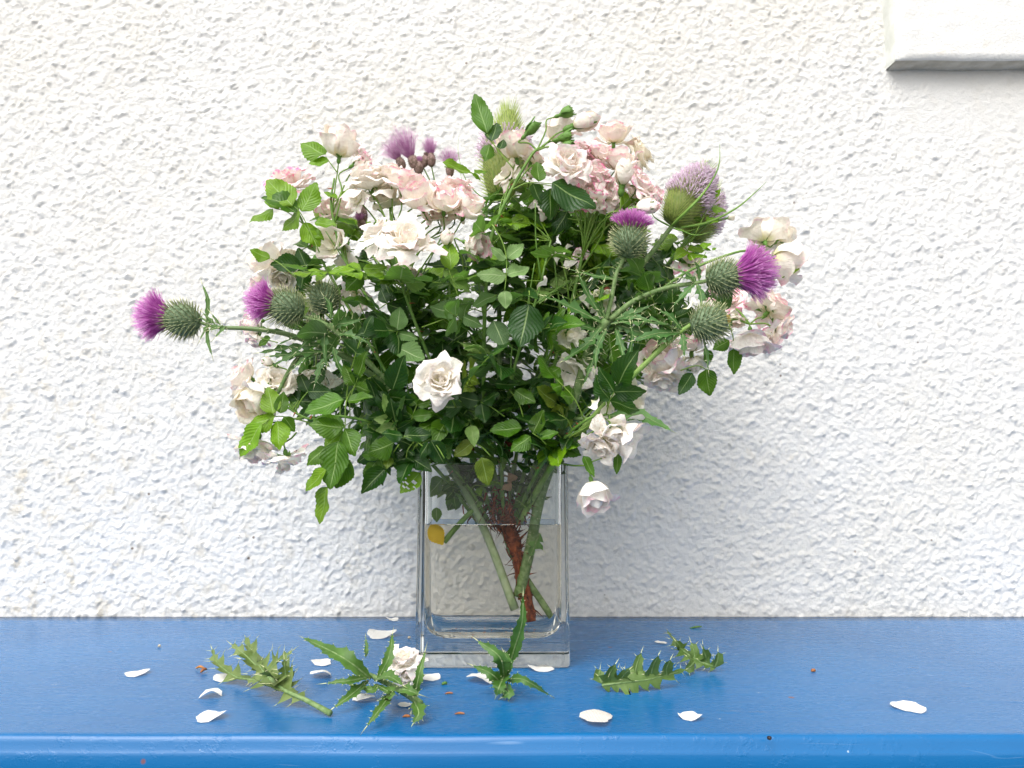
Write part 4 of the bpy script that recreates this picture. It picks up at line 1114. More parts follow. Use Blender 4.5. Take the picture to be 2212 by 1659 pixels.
def thistle_head(root, c, d, Rb, tuft_len, tuft_rad, nfl=520, seed=1, elong=1.0, mat_f=None, spines=True, neck=.52, body=None, spine_len=.55, bend=0.0):
    rr = random.Random(seed); d = d.normalized(); M0 = zframe(c, d, 1.0, rr.uniform(0, 6))
    prof = lambda t: Rb * (math.sin(math.pi * (t * .80 + .06)) ** .72) * (1 - .22 * t) * (1 if t < .8 else 1)
    mb = MB(); rings = []; n = 22
    for j in range(15):
        t = j / 14; r = max(prof(t), .0006); z = (-1 + 2 * t) * Rb * .95 * elong
        rings.append([mb.vert(M0 @ V(r * math.cos(2 * math.pi * (k + .5 * (j % 2)) / n) * (1 + .05 * ((j + k) % 2)), r * math.sin(2 * math.pi * (k + .5 * (j % 2)) / n) * (1 + .05 * ((j + k) % 2)), z), (k / n, t)) for k in range(n)])
    loft(mb, rings); mb.face(rings[0][::-1]); mb.face(rings[-1])
    part = wobj('thistle_head', mb, [body or M_BODY], root, c)
    sp = MB(); N = 230 if spines else 110
    for k in range(N):
        t = .03 + .93 * (k + .5) / N; a = k * 2.39996
        r = prof(t); z = (-1 + 2 * t) * Rb * .95 * elong
        e = V(math.cos(a), math.sin(a), 0)
        p = e * r * .97 + V(0, 0, z)
        up = (-.15 + 1.2 * t)
        q = p + (e * (1 - .35 * t) + V(0, 0, up * .8)).normalized() * Rb * spine_len * rr.uniform(.7, 1.15) * (1 if spines else .5)
        bd = V(0, 0, 1) * Rb * .04 + e * Rb * .03
        sp.spike(M0 @ p, M0 @ q, Rb * .034 if spines else Rb * .05, 0, 3, (M0.to_3x3() @ bd))
    tag(wobj('spines', sp, [M_HSPINE if spines else (body or M_BODY)], part, c), kind='stuff')
    if nfl:
        fl = MB(); z0 = Rb * .80 * elong
        for k in range(nfl):
            f = math.sqrt((k + .5) / nfl); a = k * 2.39996 + rr.uniform(-.2, .2)
            e = V(math.cos(a), math.sin(a), 0)
            p = e * Rb * neck * f + V(0, 0, z0)
            ln = tuft_len * rr.uniform(.78, 1.10) * (1 - .18 * f * f)
            q = e * tuft_rad * f * rr.uniform(.85, 1.12) + V(0, 0, z0 + ln * (1 - .45 * f ** 3)) + V(rr.uniform(-1, 1), rr.uniform(-1, 1), 0) * Rb * .08
            m_ = p.lerp(q, .5) + V(0, 0, ln * .14) + e * tuft_rad * .04 * f
            q2 = q + V(rr.uniform(-1, 1), rr.uniform(-1, 1), rr.uniform(-.5, 1)) * Rb * .07
            w_ = Rb * .022
            pts = [M0 @ p, M0 @ m_, M0 @ q]
            fl.tube(pts, w_, w_ * .6, 3, cap=False)
            fl.spike(M0 @ q, M0 @ q2, w_ * .6, 0)
        tag(wobj('florets', fl, [mat_f or M_FLORET], part, c), kind='stuff')
    return part, c - d * Rb * .92 * elong

def th_plant(name, label, cat, path, r0, r1, n, seed, mat=None):
    p = Plant(name, label, cat, path, r0=r0, r1=r1, mat=mat or M_THSTEM); spiny_stem(p, (r0 + r1) / 2, n, seed); return p
def side_stem(pl, path, r0, r1, n=40, seed=1):
    pts = catmull([P(*q) for q in path], 6); mb = MB(); mb.tube(pts, r0, r1, 8)
    rr = random.Random(seed)
    wobj('side_stem', mb, [M_THSTEM], pl.root, pts[0])
    sp = MB()
    for k in range(n):
        i = rr.randrange(1, len(pts) - 1); p = pts[i]; t = (pts[i + 1] - p).normalized(); nn = t.orthogonal(); nn.rotate(Matrix.Rotation(rr.uniform(0, 6.28), 3, t))
        sp.spike(p + nn * r0 * .8, p + nn * (r0 + rr.uniform(.001, .004)), .0002, 0)
    tag(wobj('prickles', sp, [M_SPINE], pl.root, pts[0]), kind='stuff')
    return pts
def tl(pl, a, b, W, bendpx=(0, 0), lobes=6, sinus=.4, seed=1, nh=None, color=(1, 1, 1), **kw):
    A, B = P(*a), P(*b); m = P((a[0] + b[0]) / 2 + bendpx[0], (a[1] + b[1]) / 2 + bendpx[1], (a[2] + b[2]) / 2)
    return leaf_on_path(pl.root, 'thistle_leaf', [A, m, B], nh or (V(0, -1, .5) + jit(.4)).normalized(), W, lobes, sinus, seed, color=color, **kw)

# left thistle: long arm pointing out to the left
t1 = th_plant('spear_thistle', 'spear thistle reaching far out left over the wall with a purple brush head', 'thistle',
    [(1112, 1312, .815), (1050, 1150, .812), (985, 1030, .80), (880, 880, .785), (760, 780, .765), (690, 748, .755), (620, 722, .75), (540, 710, .748), (470, 707, .746), (430, 696, .745)], .0046, .0016, 260, 4, M_CUT)
c = P(394, 691, .745); thistle_head(t1.root, c, dirv(-1, .12, .12), 38 * px(c), 66 * px(c), 58 * px(c), 760, 3, 1.05, bend=.3)
tl(t1, (446, 690, .744), (437, 600 + 14, .742), .0030, (8, 0), 3, .7, 2, spine=.003, amp=.2)
tl(t1, (448, 700, .744), (458, 768, .742), .0028, (-4, 0), 3, .7, 3, spine=.003, amp=.2)
for k in range(7): tl(t1, (452 + k * 6, 698 + k, .744), (440 + rnd(-20, 30) + k * 6, 700 + rnd(-30, 40), .742), .0022, (0, 0), 2, .6, k, spine=.003)
tl(t1, (640, 735, .752), (575, 712, .745), .003, (0, -6), 4, .6, 9)
# inner left thistle heads on a second plant
t2 = th_plant('spear_thistle', 'spear thistle at the inner left with purple brush and round spiny head above faded roses', 'thistle',
    [cl(-30, 8, 0), (960, 980, .79), (860, 850, .765), (770, 760, .745), (712, 706, .73), (670, 690, .725), (655, 683, .722)], .0034, .0018, 200, 6)
c = P(620, 664, .72); thistle_head(t2.root, c, dirv(-1, .20, .22), 38 * px(c), 58 * px(c), 50 * px(c), 600, 8, 1.0)
side_stem(t2, [(770, 760, .745), (740, 710, .75), (715, 672, .755)], .0018, .0012)
c = P(700, 645, .755); thistle_head(t2.root, c, dirv(-.25, .9, .25), 34 * px(c), 14 * px(c), 10 * px(c), 60, 9, 1.0, mat_f=M_TSPINE, neck=.3)
for k, (a, b, W, s) in enumerate((((700, 700), (600, 745), .006, .35), ((735, 700), (640, 760), .006, .35), ((706, 704), (705, 790), .005, .6), ((712, 700), (780, 690), .005, .5), ((700, 745), (560, 762), .006, .3),
        ((705, 760), (590, 790), .006, .3), ((715, 765), (680, 830), .005, .4), ((720, 750), (760, 830), .005, .4), ((705, 700), (650, 690), .004, .5), ((715, 690), (700, 640), .004, .5), ((690, 760), (630, 800), .005, .4),
        ((725, 720), (800, 745), .005, .4), ((655, 770), (580, 770), .005, .4), ((700, 710), (660, 730), .005, .4))):
    tl(t2, (*a, .735), (*b, .722 + .003 * (k % 5)), W, (rnd(-10, 10), rnd(-12, 4)), 5, s, 20 + k, color=(.65, .75, .65), spine=.006)
side_stem(t2, [(700, 760, .745), (650, 770, .738), (625, 800, .735), (600, 850, .735)], .0022, .0018, 30, 3)

# right thistle with a hub of leaves
t3 = th_plant('spear_thistle', 'large spear thistle on the right with upright purple head and winged hairy stem', 'thistle',
    [(1120, 1285, .815), (1143, 1190, .812), (1168, 1070, .80), (1205, 965, .775), (1245, 850, .75), (1272, 760, .735), (1310, 690, .725)], .0058, .0042, 420, 12)
side_stem(t3, [(1310, 690, .725), (1322, 640, .722), (1332, 590, .72), (1350, 556, .718)], .0022, .0017, 60, 2)
c = P(1360, 522, .715); thistle_head(t3.root, c, dirv(.12, 1, .12), 39 * px(c), 40 * px(c), 48 * px(c), 600, 15, .92)
side_stem(t3, [(1318, 690, .725), (1370, 650, .72), (1440, 622, .715), (1500, 612, .712), (1530, 606, .712)], .0028, .0018, 110, 3)
c = P(1562, 600, .710); thistle_head(t3.root, c, dirv(1, .12, .25), 38 * px(c), 82 * px(c), 66 * px(c), 950, 16, 1.0, neck=.62)
for k, (a, b, W) in enumerate((((1500, 612), (1455, 660), .005), ((1505, 614), (1515, 665), .005), ((1505, 610), (1450, 580), .004), ((1510, 606), (1500, 565), .003), ((1500, 612), (1470, 600), .003))):
    tl(t3, (*a, .711), (*b, .705), W, (4, -4), 4, .5, 60 + k, color=(.65, .8, .7), spine=.004)
for k, (a, b, W, s) in enumerate((((1305, 700), (1175, 640), .009, .4), ((1300, 705), (1215, 780), .009, .4), ((1305, 690), (1250, 590), .006, .5), ((1310, 695), (1305, 610), .005, .5), ((1320, 700), (1430, 700), .009, .4),
        ((1330, 700), (1455, 740), .010, .4), ((1325, 690), (1405, 660), .007, .5), ((1300, 710), (1260, 830), .007, .45), ((1310, 710), (1285, 800), .006, .5), ((1335, 705), (1400, 690), .007, .5),
        ((1290, 715), (1200, 700), .006, .5), ((1345, 605), (1225, 580), .005, .6), ((1330, 710), (1350, 790), .006, .5))):
    tl(t3, (*a, .725), (*b, .705 + .004 * (k % 4)), W * .78, (rnd(-12, 12), rnd(-14, 4)), 6, s, 40 + k, color=(.60, .72, .62), spine=.007)
side_stem(t3, [(1290, 720, .727), (1300, 780, .735)], .002, .0015, 10)
tl(t3, (1310, 900, .73), (1450, 930, .715), .0090, (0, -18), 5, .92, 31, color=(.9, 1, .9), spine=.002, nh=V(.1, -1, .5), amp=.15)
side_stem(t3, [(1225, 905, .76), (1270, 905, .745), (1310, 900, .73)], .002, .0018, 12)
tl(t3, (1165, 1150, .81), (1145, 1200, .80), .010, (0, 0), 3, .3, 33, color=(.9, 1, .8))
# right thistle bud
t4 = th_plant('spear_thistle', 'spear thistle with an unopened yellow-tipped bud pointing right below the biggest purple head', 'thistle',
    [cl(40, 10, -.005), (1190, 1010, .775), (1265, 920, .745), (1330, 850, .725), (1400, 780, .713), (1460, 725, .706), (1492, 702, .703)], .0036, .0022, 200, 18, simple('smooth_thistle_stem', (0.16, 0.30, 0.05), (0.25, 0.38, 0.10), 100, .5, .4))
c = P(1530, 698, .70); thistle_head(t4.root, c, dirv(.95, .18, .15), 40 * px(c), 16 * px(c), 12 * px(c), 90, 19, 1.0, mat_f=simple('yellow_floret', (0.6, 0.45, 0.10), (0.7, 0.6, 0.25), 200), neck=.3)
for k, (a, b, W, s) in enumerate((((1468, 718), (1370, 735), .008, .5), ((1468, 715), (1385, 690), .006, .5), ((1472, 712), (1425, 670), .005, .5), ((1475, 722), (1478, 770), .005, .5), ((1520, 735), (1530, 800), .003, .7), ((1460, 722), (1420, 745), .006, .5))):
    tl(t4, (*a, .703), (*b, .698), W, (0, -6), 5, s, 80 + k, color=(.6, .75, .65), spine=.005)
# curved grassy blades that belong to it
leaf_on_path(t4.root, 'thistle_leaf', [P(1290, 880, .725), P(1340, 820, .715), P(1365, 740, .71), P(1362, 700, .71)], V(0, -1, .3), .0035, 5, .85, 91, spine=.002, color=(.5, .7, .6))

# ------------------------------------------------------------------ teasels
def teasel_head(root, c, d, a, b, fr=(0, 1), seed=1, nsp=760, nfl=900):
    rr = random.Random(seed); M0 = zframe(c, d, 1.0, 0)
    prof = lambda t: b * (math.sin(math.pi * (.08 + .90 * t)) ** .62) * (1.06 - .28 * t)
    mb = MB(); rings = []
    for j in range(15):
        t = j / 14; r = max(prof(t) * .88, .0008)
        rings.append([mb.vert(M0 @ V(r * math.cos(math.pi * k / 9), r * math.sin(math.pi * k / 9), (-1 + 2 * t) * a)) for k in range(18)])
    loft(mb, rings); mb.face(rings[0][::-1]); mb.face(rings[-1])
    part = wobj('teasel_head', mb, [M_TEAS], root, c)
    sp = MB(); fl = MB()
    for k in range(nsp):
        t = (k + .5) / nsp; an = k * 2.39996; e = V(math.cos(an), math.sin(an), 0)
        p = e * prof(t) * .86 + V(0, 0, (-1 + 2 * t) * a)
        dn = (e * (1 - .6 * t * t) + V(0, 0, .25 + 1.1 * t)).normalized()
        q = p + dn * b * rr.uniform(.32, .52) * (1.5 if t > .93 else 1)
        sp.spike(M0 @ p, M0 @ q, b * .016, 0)
    for k in range(nfl):
        t = fr[0] + (fr[1] - fr[0]) * (k + .5) / nfl; t = min(.985, t + rr.uniform(-.02, .02)); an = k * 2.39996; e = V(math.cos(an), math.sin(an), 0)
        p = e * prof(t) * .9 + V(0, 0, (-1 + 2 * t) * a)
        dn = (e + V(0, 0, .1 + .5 * t) + V(rr.uniform(-1, 1), rr.uniform(-1, 1), rr.uniform(-1, 1)) * .35).normalized()
        q = p + dn * b * rr.uniform(.22, .42)
        m_ = M0 @ q; sp_ = b * .035
        fl.tube([M0 @ p, m_], b * .012, b * .026, 3, cap=True)
        for s_ in range(3):
            o_ = V(rr.uniform(-1, 1), rr.uniform(-1, 1), rr.uniform(-1, 1)) * b * .055; fl.spike(m_, m_ + o_, b * .014, 0)
    tag(wobj('spines', sp, [M_TSPINE], part, c), kind='stuff')
    if nfl: tag(wobj('florets', fl, [M_LILAC], part, c), kind='stuff')
    return part
def teasel(label, path, c, d, a, b, fr, seed, blades=(), **kw):
    pl = Plant('teasel', label, 'teasel', path, r0=.0036, r1=.0024, mat=M_THSTEM); spiny_stem(pl, .003, 120, seed)
    C = P(*c); teasel_head(pl.root, C, dirv(*d), a * px(C), b * px(C), fr, seed, **kw)
    for i, bl in enumerate(blades):
        mb = MB(); pts = catmull([P(*q) for q in bl[1:]], 7); mb.tube(pts, lambda t: bl[0] * (1.05 - t) * min(1, .5 + t * 4), None, 5)
        wobj('bract', mb, [M_STEM], pl.root, pts[0], color=(1.2, 1.2, 1.1))
    return pl
teasel('teasel at the top centre, spiky green tip showing above the pale roses', [(1190, 1328, .822), (1105, 1190, .822), (1085, 1080, .83), (1080, 850, .85), (1078, 600, .85), (1080, 440, .84)], (1090, 334, .84), (.10, 1, .05), 98, 54, (.42, .72), 5,
       [(.0009, (1080, 436, .84), (1040, 425, .835), (1005, 385, .83), (990, 330, .83), (992, 285, .83)), (.0009, (1078, 438, .84), (1030, 432, .82), (1003, 400, .81), (990, 360, .81)),
        (.0010, (1085, 440, .83), (1070, 400, .80), (1062, 360, .795))], nfl=420)
teasel('tall teasel at the upper right with lilac flowers over its green spiny cone', [cl(30, -2, 0), (1190, 930, .82), (1280, 760, .815), (1370, 600, .81), (1420, 530, .808), (1452, 488, .806)], (1488, 424, .806), (.55, .82, .05), 69, 48, (.40, .97), 6,
       [(.0022, (1450, 488, .80), (1490, 450, .78), (1525, 410, .775), (1552, 360, .77), (1555, 306, .77)), (.0018, (1470, 492, .80), (1530, 480, .80), (1590, 450, .80), (1632, 415, .80), (1656, 392, .80)),
        (.0012, (1450, 490, .80), (1415, 470, .79), (1405, 450, .79)), (.0012, (1460, 492, .80), (1500, 508, .79), (1540, 500, .79)), (.0010, (1452, 492, .80), (1480, 500, .79), (1510, 492, .78))], nfl=1300)
teasel('second teasel tucked low behind the lilac one at the upper right', [cl(34, -2, .012), (1210, 900, .84), (1310, 740, .845), (1420, 600, .85), (1480, 530, .85)], (1518, 462, .852), (.35, .9, .0), 62, 44, (.25, .9), 7, [], nfl=700)

# creeping thistles at the top left, between the roses
ct = Plant('creeping_thistle', 'slender creeping thistle with small dull purple heads above the white roses', 'thistle', [cl(-10, -4, .012), (1030, 900, .85), (980, 700, .855), (960, 500, .855), (952, 420, .85)], r0=.0016, r1=.0010, mat=M_THSTEM)
for i, (u, v, d, r, tl_, tr) in enumerate(((895, 352, (-.45, .85, .2), 13, 70, 40), (905, 362, (.1, .9, .2), 11, 12, 10), (866, 352, (-.5, .8, .2), 10, 48, 36), (931, 345, (-.1, 1, .1), 11, 38, 20), (972, 368, (-.05, 1, .1), 10, 38, 30),
        (918, 348, (.3, .9, .2), 10, 8, 8), (782, 462, (-.2, .9, .3), 13, 30, 24), (782, 485, (-.2, .7, .5), 10, 16, 16))):
    c = P(u, v, .845); pt, b = thistle_head(ct.root, c, dirv(*d), r * px(c), tl_ * px(c), tr * px(c), 260, 30 + i, 1.45, M_FLPALE if i not in (5,) else M_BROWN, False, .6, M_BROWN)
    a = P(945 if u > 850 else 850, 430 if u > 850 else 560, .85)
    mb = MB(); mb.tube(catmull([a, a.lerp(b, .5) + V(0, 0, .002), b], 5), .0009, .0008, 5); wobj('side_stem', mb, [M_THSTEM], ct.root, a)
mb = MB(); mb.tube(catmull([ct.pts[24], P(890, 620, .855), P(850, 560, .85)], 5), .0010, .0009, 5); wobj('side_stem', mb, [M_THSTEM], ct.root, ct.pts[24])

# ------------------------------------------------------------------ bits in the water
mb = MB(); b_ = P(930, 1133, .792)
yl = node('yellow_leaf', (lambda m: (m.materials.clear(), m.materials.append(M_YLEAF), m)[2])(LV[2].copy()), frame(b_, P(958, 1176, .79) - b_, V(0, -1, .3), (P(958, 1176, .79) - b_).length), None)
tag(yl, 'yellow rose leaf floating just under the water at the left of the vase', 'leaf')
cut = Plant('cut_stalk', 'short green cut stalk slanting down left just under the water line', 'stalk', [(960, 1170, .80), (985, 1140, .802), (1015, 1108, .806), (1040, 1085, .81)], r0=.0030, r1=.0026, mat=M_STEM)

# loose petals caught in the leaves
for i, (u, v, Y, w_, d, lab) in enumerate(((1172, 612, .715, 40, (.9, .1, .3), 'narrow white petal caught upright in dark leaves right of centre'), (1284, 870, .715, 42, (-.3, .2, .9), 'smooth white petal stuck on the right thistle stem low down'),
        (1493, 655, .70, 44, (.1, .9, .5), 'cream petal lying on the spiny leaves above the yellow-tipped thistle bud'), (1008, 745, .76, 24, (.1, -.2, .9), 'small pale petal caught in the dark leaves above the single open rose'))):
    c = P(u, v, Y); m = zframe(c - dirv(*d) * .004, dirv(*d), 1, rnd(0, 6)) @ Matrix.Scale(w_ * px(c) * .85, 4) @ Matrix.Translation((-.45, 0, -.15))
    o = node('petal', PM['mid'][i], m, None, (.05, .4, 0, 1)); tag(o, lab, 'petal', 'loose petals')

# ------------------------------------------------------------------ things lying on the ledge
def flat_petal(u, v, wpx, hpx, rot, curl, seed, label, pink=.02, brown=0., tall=.25):
    """wpx,hpx: size in photo pixels; the petal lies curled on the ledge"""
    g = G(u, v + hpx * .2); s = px(g); a = wpx / 2 * s; b = hpx / 2 * s / .34
    b = min(b, a * 1.25); r = random.Random(seed); mb = MB()
    ph = [r.uniform(0, 6) for _ in range(4)]
    cen = mb.vert((0, 0, .0012), (.5, .6)); prev = None; n = 22
    for j in range(1, 7):
        q = j / 6; ring = []
        for k in range(n):
            t = 2 * math.pi * k / n
            rr_ = q * (1 + .12 * math.sin(2 * t + ph[0]) + .10 * math.sin(3 * t + ph[1]) + .05 * math.sin(7 * t + ph[2]))
            x, y = a * rr_ * math.cos(t), b * rr_ * math.sin(t)
            z = .0010 + (curl * .42 if seed % 3 else -curl * .7) * a * (.9 * (x / a) ** 2 * (1 if math.sin(t + ph[3]) > -.2 else .25) + tall * (y / b) * q * 1.0 + .10 * math.sin(3 * t + ph[2]) * q)
            ring.append(mb.vert((x, y, z), (.5 + .45 * math.cos(t) * q, .35 + .6 * q)))
        for k in range(n):
            if prev is None: mb.face((cen, ring[k], ring[(k + 1) % n]))
            else: mb.face((prev[k], ring[k], ring[(k + 1) % n], prev[(k + 1) % n]))
        prev = ring
    zm = min(p[2] for p in mb.v); mb.v = [(p[0], p[1], p[2] - zm + .0005) for p in mb.v]
    o = node('petal', mb.mesh('petal', [M_PETAL]), Matrix.Translation(g) @ Matrix.Rotation(rot, 4, 'Z'), None, (pink, .15, brown, 1))
    tag(o, label, 'petal', 'fallen petals on the ledge'); return o
PET = [(296, 1452, 42, 24, .1, .5, 1, 'white petal lying alone at the far left of the blue ledge'),
 (484, 1458, 46, 34, .2, .5, 2, 'white petal half under the left thistle cutting'),
 (455, 1500, 40, 26, .3, .8, 3, 'curled white petal between the left thistle cutting and the folded petal in front'),
 (454, 1544, 54, 38, -.1, .7, 4, 'folded white petal nearest the front edge at the left'),
 (695, 1430, 44, 16, .1, .5, 5, 'slim white petal just left of the middle cutting, the upper of two'),
 (694, 1458, 50, 18, .3, .9, 6, 'twisted white petal just left of the middle cutting, the lower of two'),
 (823, 1369, 58, 24, 0., .6, 7, 'large white petal left of the vase near the wall'),
 (848, 1337, 24, 14, .4, .9, 8, 'small curled petal at the foot of the wall left of the vase'),
 (785, 1507, 44, 32, .5, .6, 9, 'white petal under the drooping leaves of the middle cutting'),
 (924, 1458, 44, 40, .9, .5, 10, 'white petal leaning at the left front corner of the vase'),
 (873, 1519, 26, 24, .2, .5, 11, 'small white petal in front of the fallen rose'),
 (1037, 1467, 54, 28, -.2, .7, 12, 'creamy white petal beside the small green shoot in front of the vase'),
 (1170, 1444, 50, 16, .1, .6, 13, 'slim white petal touching the front of the vase base at the right'),
 (1428, 1384, 22, 26, 1.2, .3, 14, 'small round white petal beside the upper right thistle cutting'),
 (1288, 1545, 76, 50, .1, .30, 15, 'broad flat white petal with a brown spot in front of the vase'),
 (1491, 1546, 46, 24, -.5, .7, 16, 'bent white petal at the front of the ledge right of the broad one'),
 (1960, 1524, 58, 28, .1, .6, 17, 'white petal lying alone at the far right of the blue ledge')]
for q in PET: flat_petal(*q, brown=.2 if q[6] in (15, 12) else 0.)

# rose resting on the middle cutting
g = G(873, 1488); c = g + V(0, 0, .021)
rroot = bpy.data.objects.new('fallen_rose', None); COL.objects.link(rroot); rroot.matrix_basis = Matrix.Translation(g); MW[rroot] = Matrix.Translation(g)
tag(rroot, 'fallen pale pink rose leaning upright on the green cutting left of the vase', 'rose')
rose(rroot, g + V(-.001, 0, .027), dirv(-.15, .9, .45), .033, 'open', .22, .2, 0, sepals=False)
rose(rroot, g + V(.003, -.003, .013), dirv(.6, .3, .8), .028, 'open', .18, .2, 0, sepals=False)

# cuttings: leaves built along paths given as (u, v, height above the ledge)
def GP(u, v, h): return G(u, v, h)
def cutting(name, label, base):
    r = bpy.data.objects.new(name, None); COL.objects.link(r); b = GP(*base); r.matrix_basis = Matrix.Translation(b); MW[r] = Matrix.Translation(b)
    tag(r, label, 'cutting', 'cut thistle pieces lying on the ledge'); return r
def cl_leaf(r, pts, W, lobes, sinus, seed, color=(1, 1, 1), nh=None, **kw):
    return leaf_on_path(r, 'leaf_blade', [GP(*p) for p in pts], nh or V(0, -.6, 1), W, lobes, sinus, seed, color=color, **kw)
GREY = (1.35, .92, 1.0)
k1 = cutting('thistle_cutting', 'grey-green spiny thistle cutting with a pale stalk at the left of the ledge', (714, 1541, .003))
mb = MB(); mb.tube(catmull([GP(714, 1541, .003), GP(660, 1512, .008), GP(605, 1485, .012), GP(565, 1440, .016), GP(548, 1400, .02)], 6), .0024, .0008, 7)
wobj('stalk', mb, [M_THSTEM], k1, GP(714, 1541, .003), color=(1, 1, 1))
cl_leaf(k1, [(655, 1510, .008), (600, 1482, .012), (560, 1438, .018), (530, 1376, .030)], .017, 10, .32, 1, GREY, V(0, -.5, 1), amp=.9)
cl_leaf(k1, [(565, 1450, .014), (530, 1415, .026), (500, 1392, .034)], .009, 5, .35, 2, GREY, amp=.8)
cl_leaf(k1, [(570, 1460, .012), (600, 1430, .026), (632, 1405, .036)], .009, 6, .35, 3, GREY, amp=.8)
cl_leaf(k1, [(560, 1470, .010), (510, 1462, .006), (470, 1432, .012), (458, 1402, .022)], .009, 7, .3, 4, GREY, amp=.7)
cl_leaf(k1, [(628, 1500, .008), (618, 1465, .018), (614, 1424, .034)], .010, 6, .3, 5, GREY, amp=.5, nh=V(.2, -1, .3))
cl_leaf(k1, [(600, 1480, .012), (590, 1462, .020), (560, 1455, .030)], .010, 4, .5, 6, GREY, amp=.8)

k2 = cutting('thistle_cutting', 'bright green star of long pointed leaves under the fallen rose left of the vase', (900, 1520, .004))
mb = MB(); mb.tube(catmull([GP(908, 1520, .010), GP(880, 1500, .012), GP(840, 1478, .014), GP(800, 1458, .014)], 6), .0030, .0022, 7)
wobj('stalk', mb, [M_THSTEM], k2, GP(908, 1520, .010))
GB = (.75, .78, .5)
for i, (pts, W) in enumerate(((((800, 1466, .014), (740, 1420, .034), (655, 1378, .040)), .0100), (((800, 1462, .014), (760, 1470, .020), (705, 1476, .018)), .0050), (((795, 1470, .012), (760, 1500, .012), (722, 1528, .006)), .0060),
        (((815, 1478, .012), (800, 1490, .010), (745, 1475, .010)), .0045), (((850, 1492, .012), (822, 1530, .012), (793, 1568, .004)), .0050), (((895, 1515, .012), (905, 1540, .008), (893, 1562, .002)), .0075),
        (((895, 1512, .010), (905, 1460, .030), (918, 1408, .046)), .0050), (((815, 1470, .014), (840, 1420, .034), (848, 1370, .050)), .0060), (((850, 1490, .012), (875, 1490, .022), (905, 1500, .020)), .0080),
        (((810, 1470, .014), (840, 1462, .024), (870, 1480, .024)), .0080), (((790, 1420, .020), (792, 1400, .028), (790, 1375, .034)), .0025), (((815, 1480, .012), (845, 1500, .018), (820, 1510, .008)), .0060))):
    cl_leaf(k2, pts, W * .85, 7, .90, 50 + i, GB, V(.15, -.8, .7), amp=.08, spine=.0018, tipspine=.010, fold=.35)

k3 = cutting('thistle_cutting', 'small green shoot with one tall upright leaf standing before the vase', (1080, 1500, .002))
for i, (pts, W) in enumerate(((((1092, 1462, .012), (1112, 1400, .040), (1128, 1345, .065), (1130, 1288, .088)), .0078), (((1090, 1465, .012), (1080, 1420, .034), (1032, 1384, .046)), .0085), (((1082, 1475, .010), (1060, 1455, .020), (1022, 1438, .024)), .0065),
        (((1092, 1470, .010), (1130, 1468, .018), (1188, 1502, .003)), .0048), (((1095, 1450, .014), (1080, 1480, .012), (1072, 1502, .004)), .0095), (((1085, 1480, .006), (1100, 1495, .008), (1085, 1506, .003)), .0070), (((1093, 1462, .012), (1098, 1430, .030), (1088, 1408, .036)), .0060))):
    cl_leaf(k3, pts, W * .85, 7, .94, 70 + i, (.62, .72, .5), V(-.25, -1, .35), amp=.06, spine=.0012, tipspine=.009, fold=.3)

SG = (1.0, .82, .75)
k4 = cutting('thistle_cutting', 'curled spiny winged thistle strip with upright points right of the vase', (1310, 1480, .003))
cl_leaf(k4, [(1300, 1480, .006), (1350, 1474, .008), (1410, 1466, .010), (1482, 1446, .012)], .014, 8, .30, 7, SG, V(0, -1, .35), amp=.7, spine=.006)
for i, (a, b) in enumerate((((1312, 1478, .006), (1330, 1434, .026)), ((1372, 1470, .008), (1385, 1410, .032)), ((1405, 1468, .008), (1422, 1416, .032)), ((1440, 1460, .010), (1448, 1425, .026)), ((1300, 1476, .006), (1296, 1446, .016)), ((1340, 1474, .006), (1360, 1446, .022)))):
    m = ((a[0] + b[0]) / 2 - 4, (a[1] + b[1]) / 2, (a[2] + b[2]) / 2)
    cl_leaf(k4, [a, m, b], .0085, 2, .6, 90 + i, SG, V(.2, -1, .2), amp=.3, spine=.004)
k5 = cutting('thistle_cutting', 'crumpled spiny thistle leaf lying nearer the wall at the right', (1540, 1440, .003))
cl_leaf(k5, [(1546, 1442, .004), (1505, 1425, .010), (1470, 1400, .014), (1442, 1362, .018)], .013, 10, .32, 8, SG, V(.1, -.8, .7), amp=.9, spine=.005)
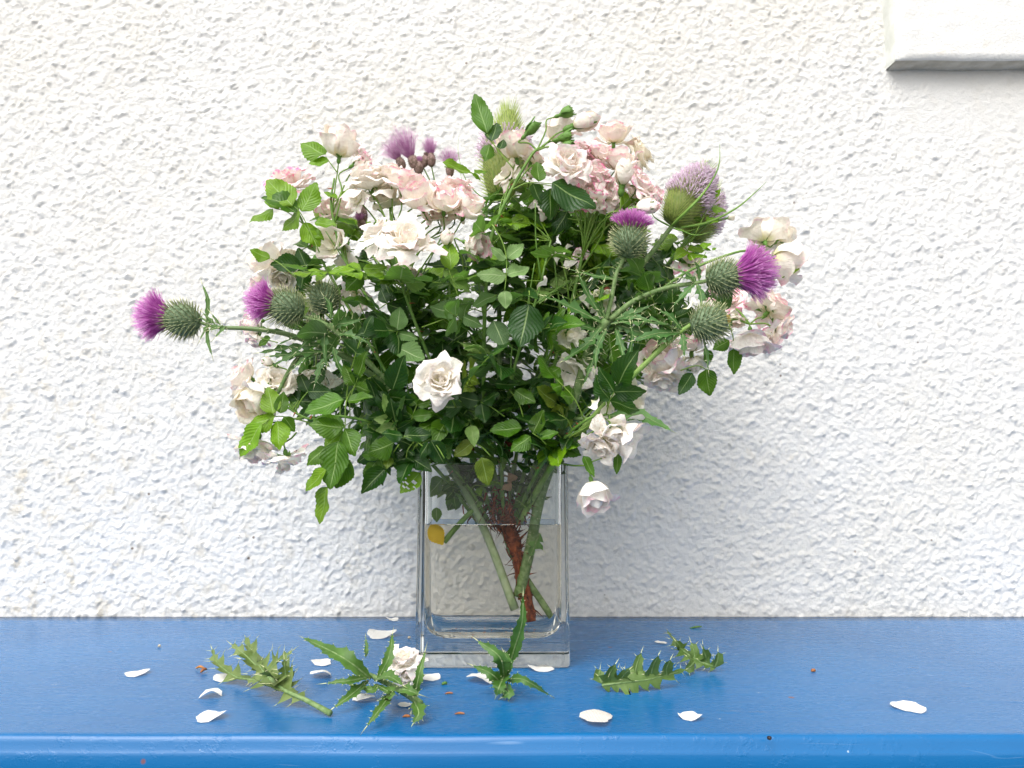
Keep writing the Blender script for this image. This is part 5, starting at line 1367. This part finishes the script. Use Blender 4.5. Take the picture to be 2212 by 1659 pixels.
for i, (a, b) in enumerate((((1500, 1428, .008), (1493, 1388, .024)), ((1525, 1435, .006), (1518, 1402, .022)), ((1544, 1441, .005), (1551, 1408, .020)), ((1500, 1430, .008), (1478, 1448, .006)), ((1470, 1405, .012), (1460, 1385, .022)))):
    m = ((a[0] + b[0]) / 2 + 3, (a[1] + b[1]) / 2, (a[2] + b[2]) / 2)
    cl_leaf(k5, [a, m, b], .008, 2, .6, 110 + i, SG, V(.2, -1, .2), amp=.4, spine=.004)

# small debris
def bit(name, u, v, L, r, ang, mat, label, cat, h=.0008):
    g = G(u, v); d = V(math.cos(ang), math.sin(ang), .08) * L / 2; mb = MB()
    mb.tube(catmull([g - d + V(0, 0, h), g + V(0, 0, h * 1.8), g + d + V(0, 0, h)], 4), lambda t: r * (.55 + .7 * math.sin(math.pi * t)), None, 6, wob=.2)
    tag(wobj(name, mb, [mat], None, g), label, cat)
bit('stalk_bit', 1503, 1357, .016, .0009, .25, M_SEPAL, 'tiny green stalk piece near the wall at the right', 'stalk')
bit('rusty_bud', 1757, 1451, .0045, .0013, .3, M_RUST, 'reddish brown crumb alone on the right half of the ledge', 'crumb')
bit('rusty_flake', 970, 1500, .007, .0007, 0, M_RUST, 'rusty flake on the ledge in front of the vase, the rear one', 'flake')
bit('rusty_flake', 993, 1544, .008, .0007, -.1, M_RUST, 'rusty flake on the ledge in front of the vase, the front one', 'flake')
bit('rusty_flake', 878, 1550, .006, .0009, 0, M_RUST, 'rusty flake just under the tip of the middle cutting', 'flake')
bit('green_crumb', 960, 1479, .005, .0012, .4, M_SEPAL, 'tiny green crumb in front of the left corner of the vase', 'crumb')
bit('seed', 344, 1399, .003, .0012, 0, M_BEAD, 'small pale seed on the left half of the ledge', 'seed', .0012)
bit('seed', 884, 1381, .003, .0013, 0, M_BEAD, 'small brown seed left of the vase', 'seed', .0012)
bit('seed', 1662, 1597, .003, .0012, 0, M_DARK, 'dark seed on the rounded front edge at the right', 'seed', .0005)
bit('dead_floret', 432, 1448, .010, .0010, -.3, simple('orange_dry', (.55, .24, .03), (.42, .12, .03), 200), 'shrivelled orange floret at the tip of the left thistle cutting', 'floret', .002)
bit('dead_floret', 440, 1454, .008, .0012, 1.2, M_RUST, 'brown shrivelled floret beside the orange one', 'floret', .002)
print('objects', len(bpy.data.objects))
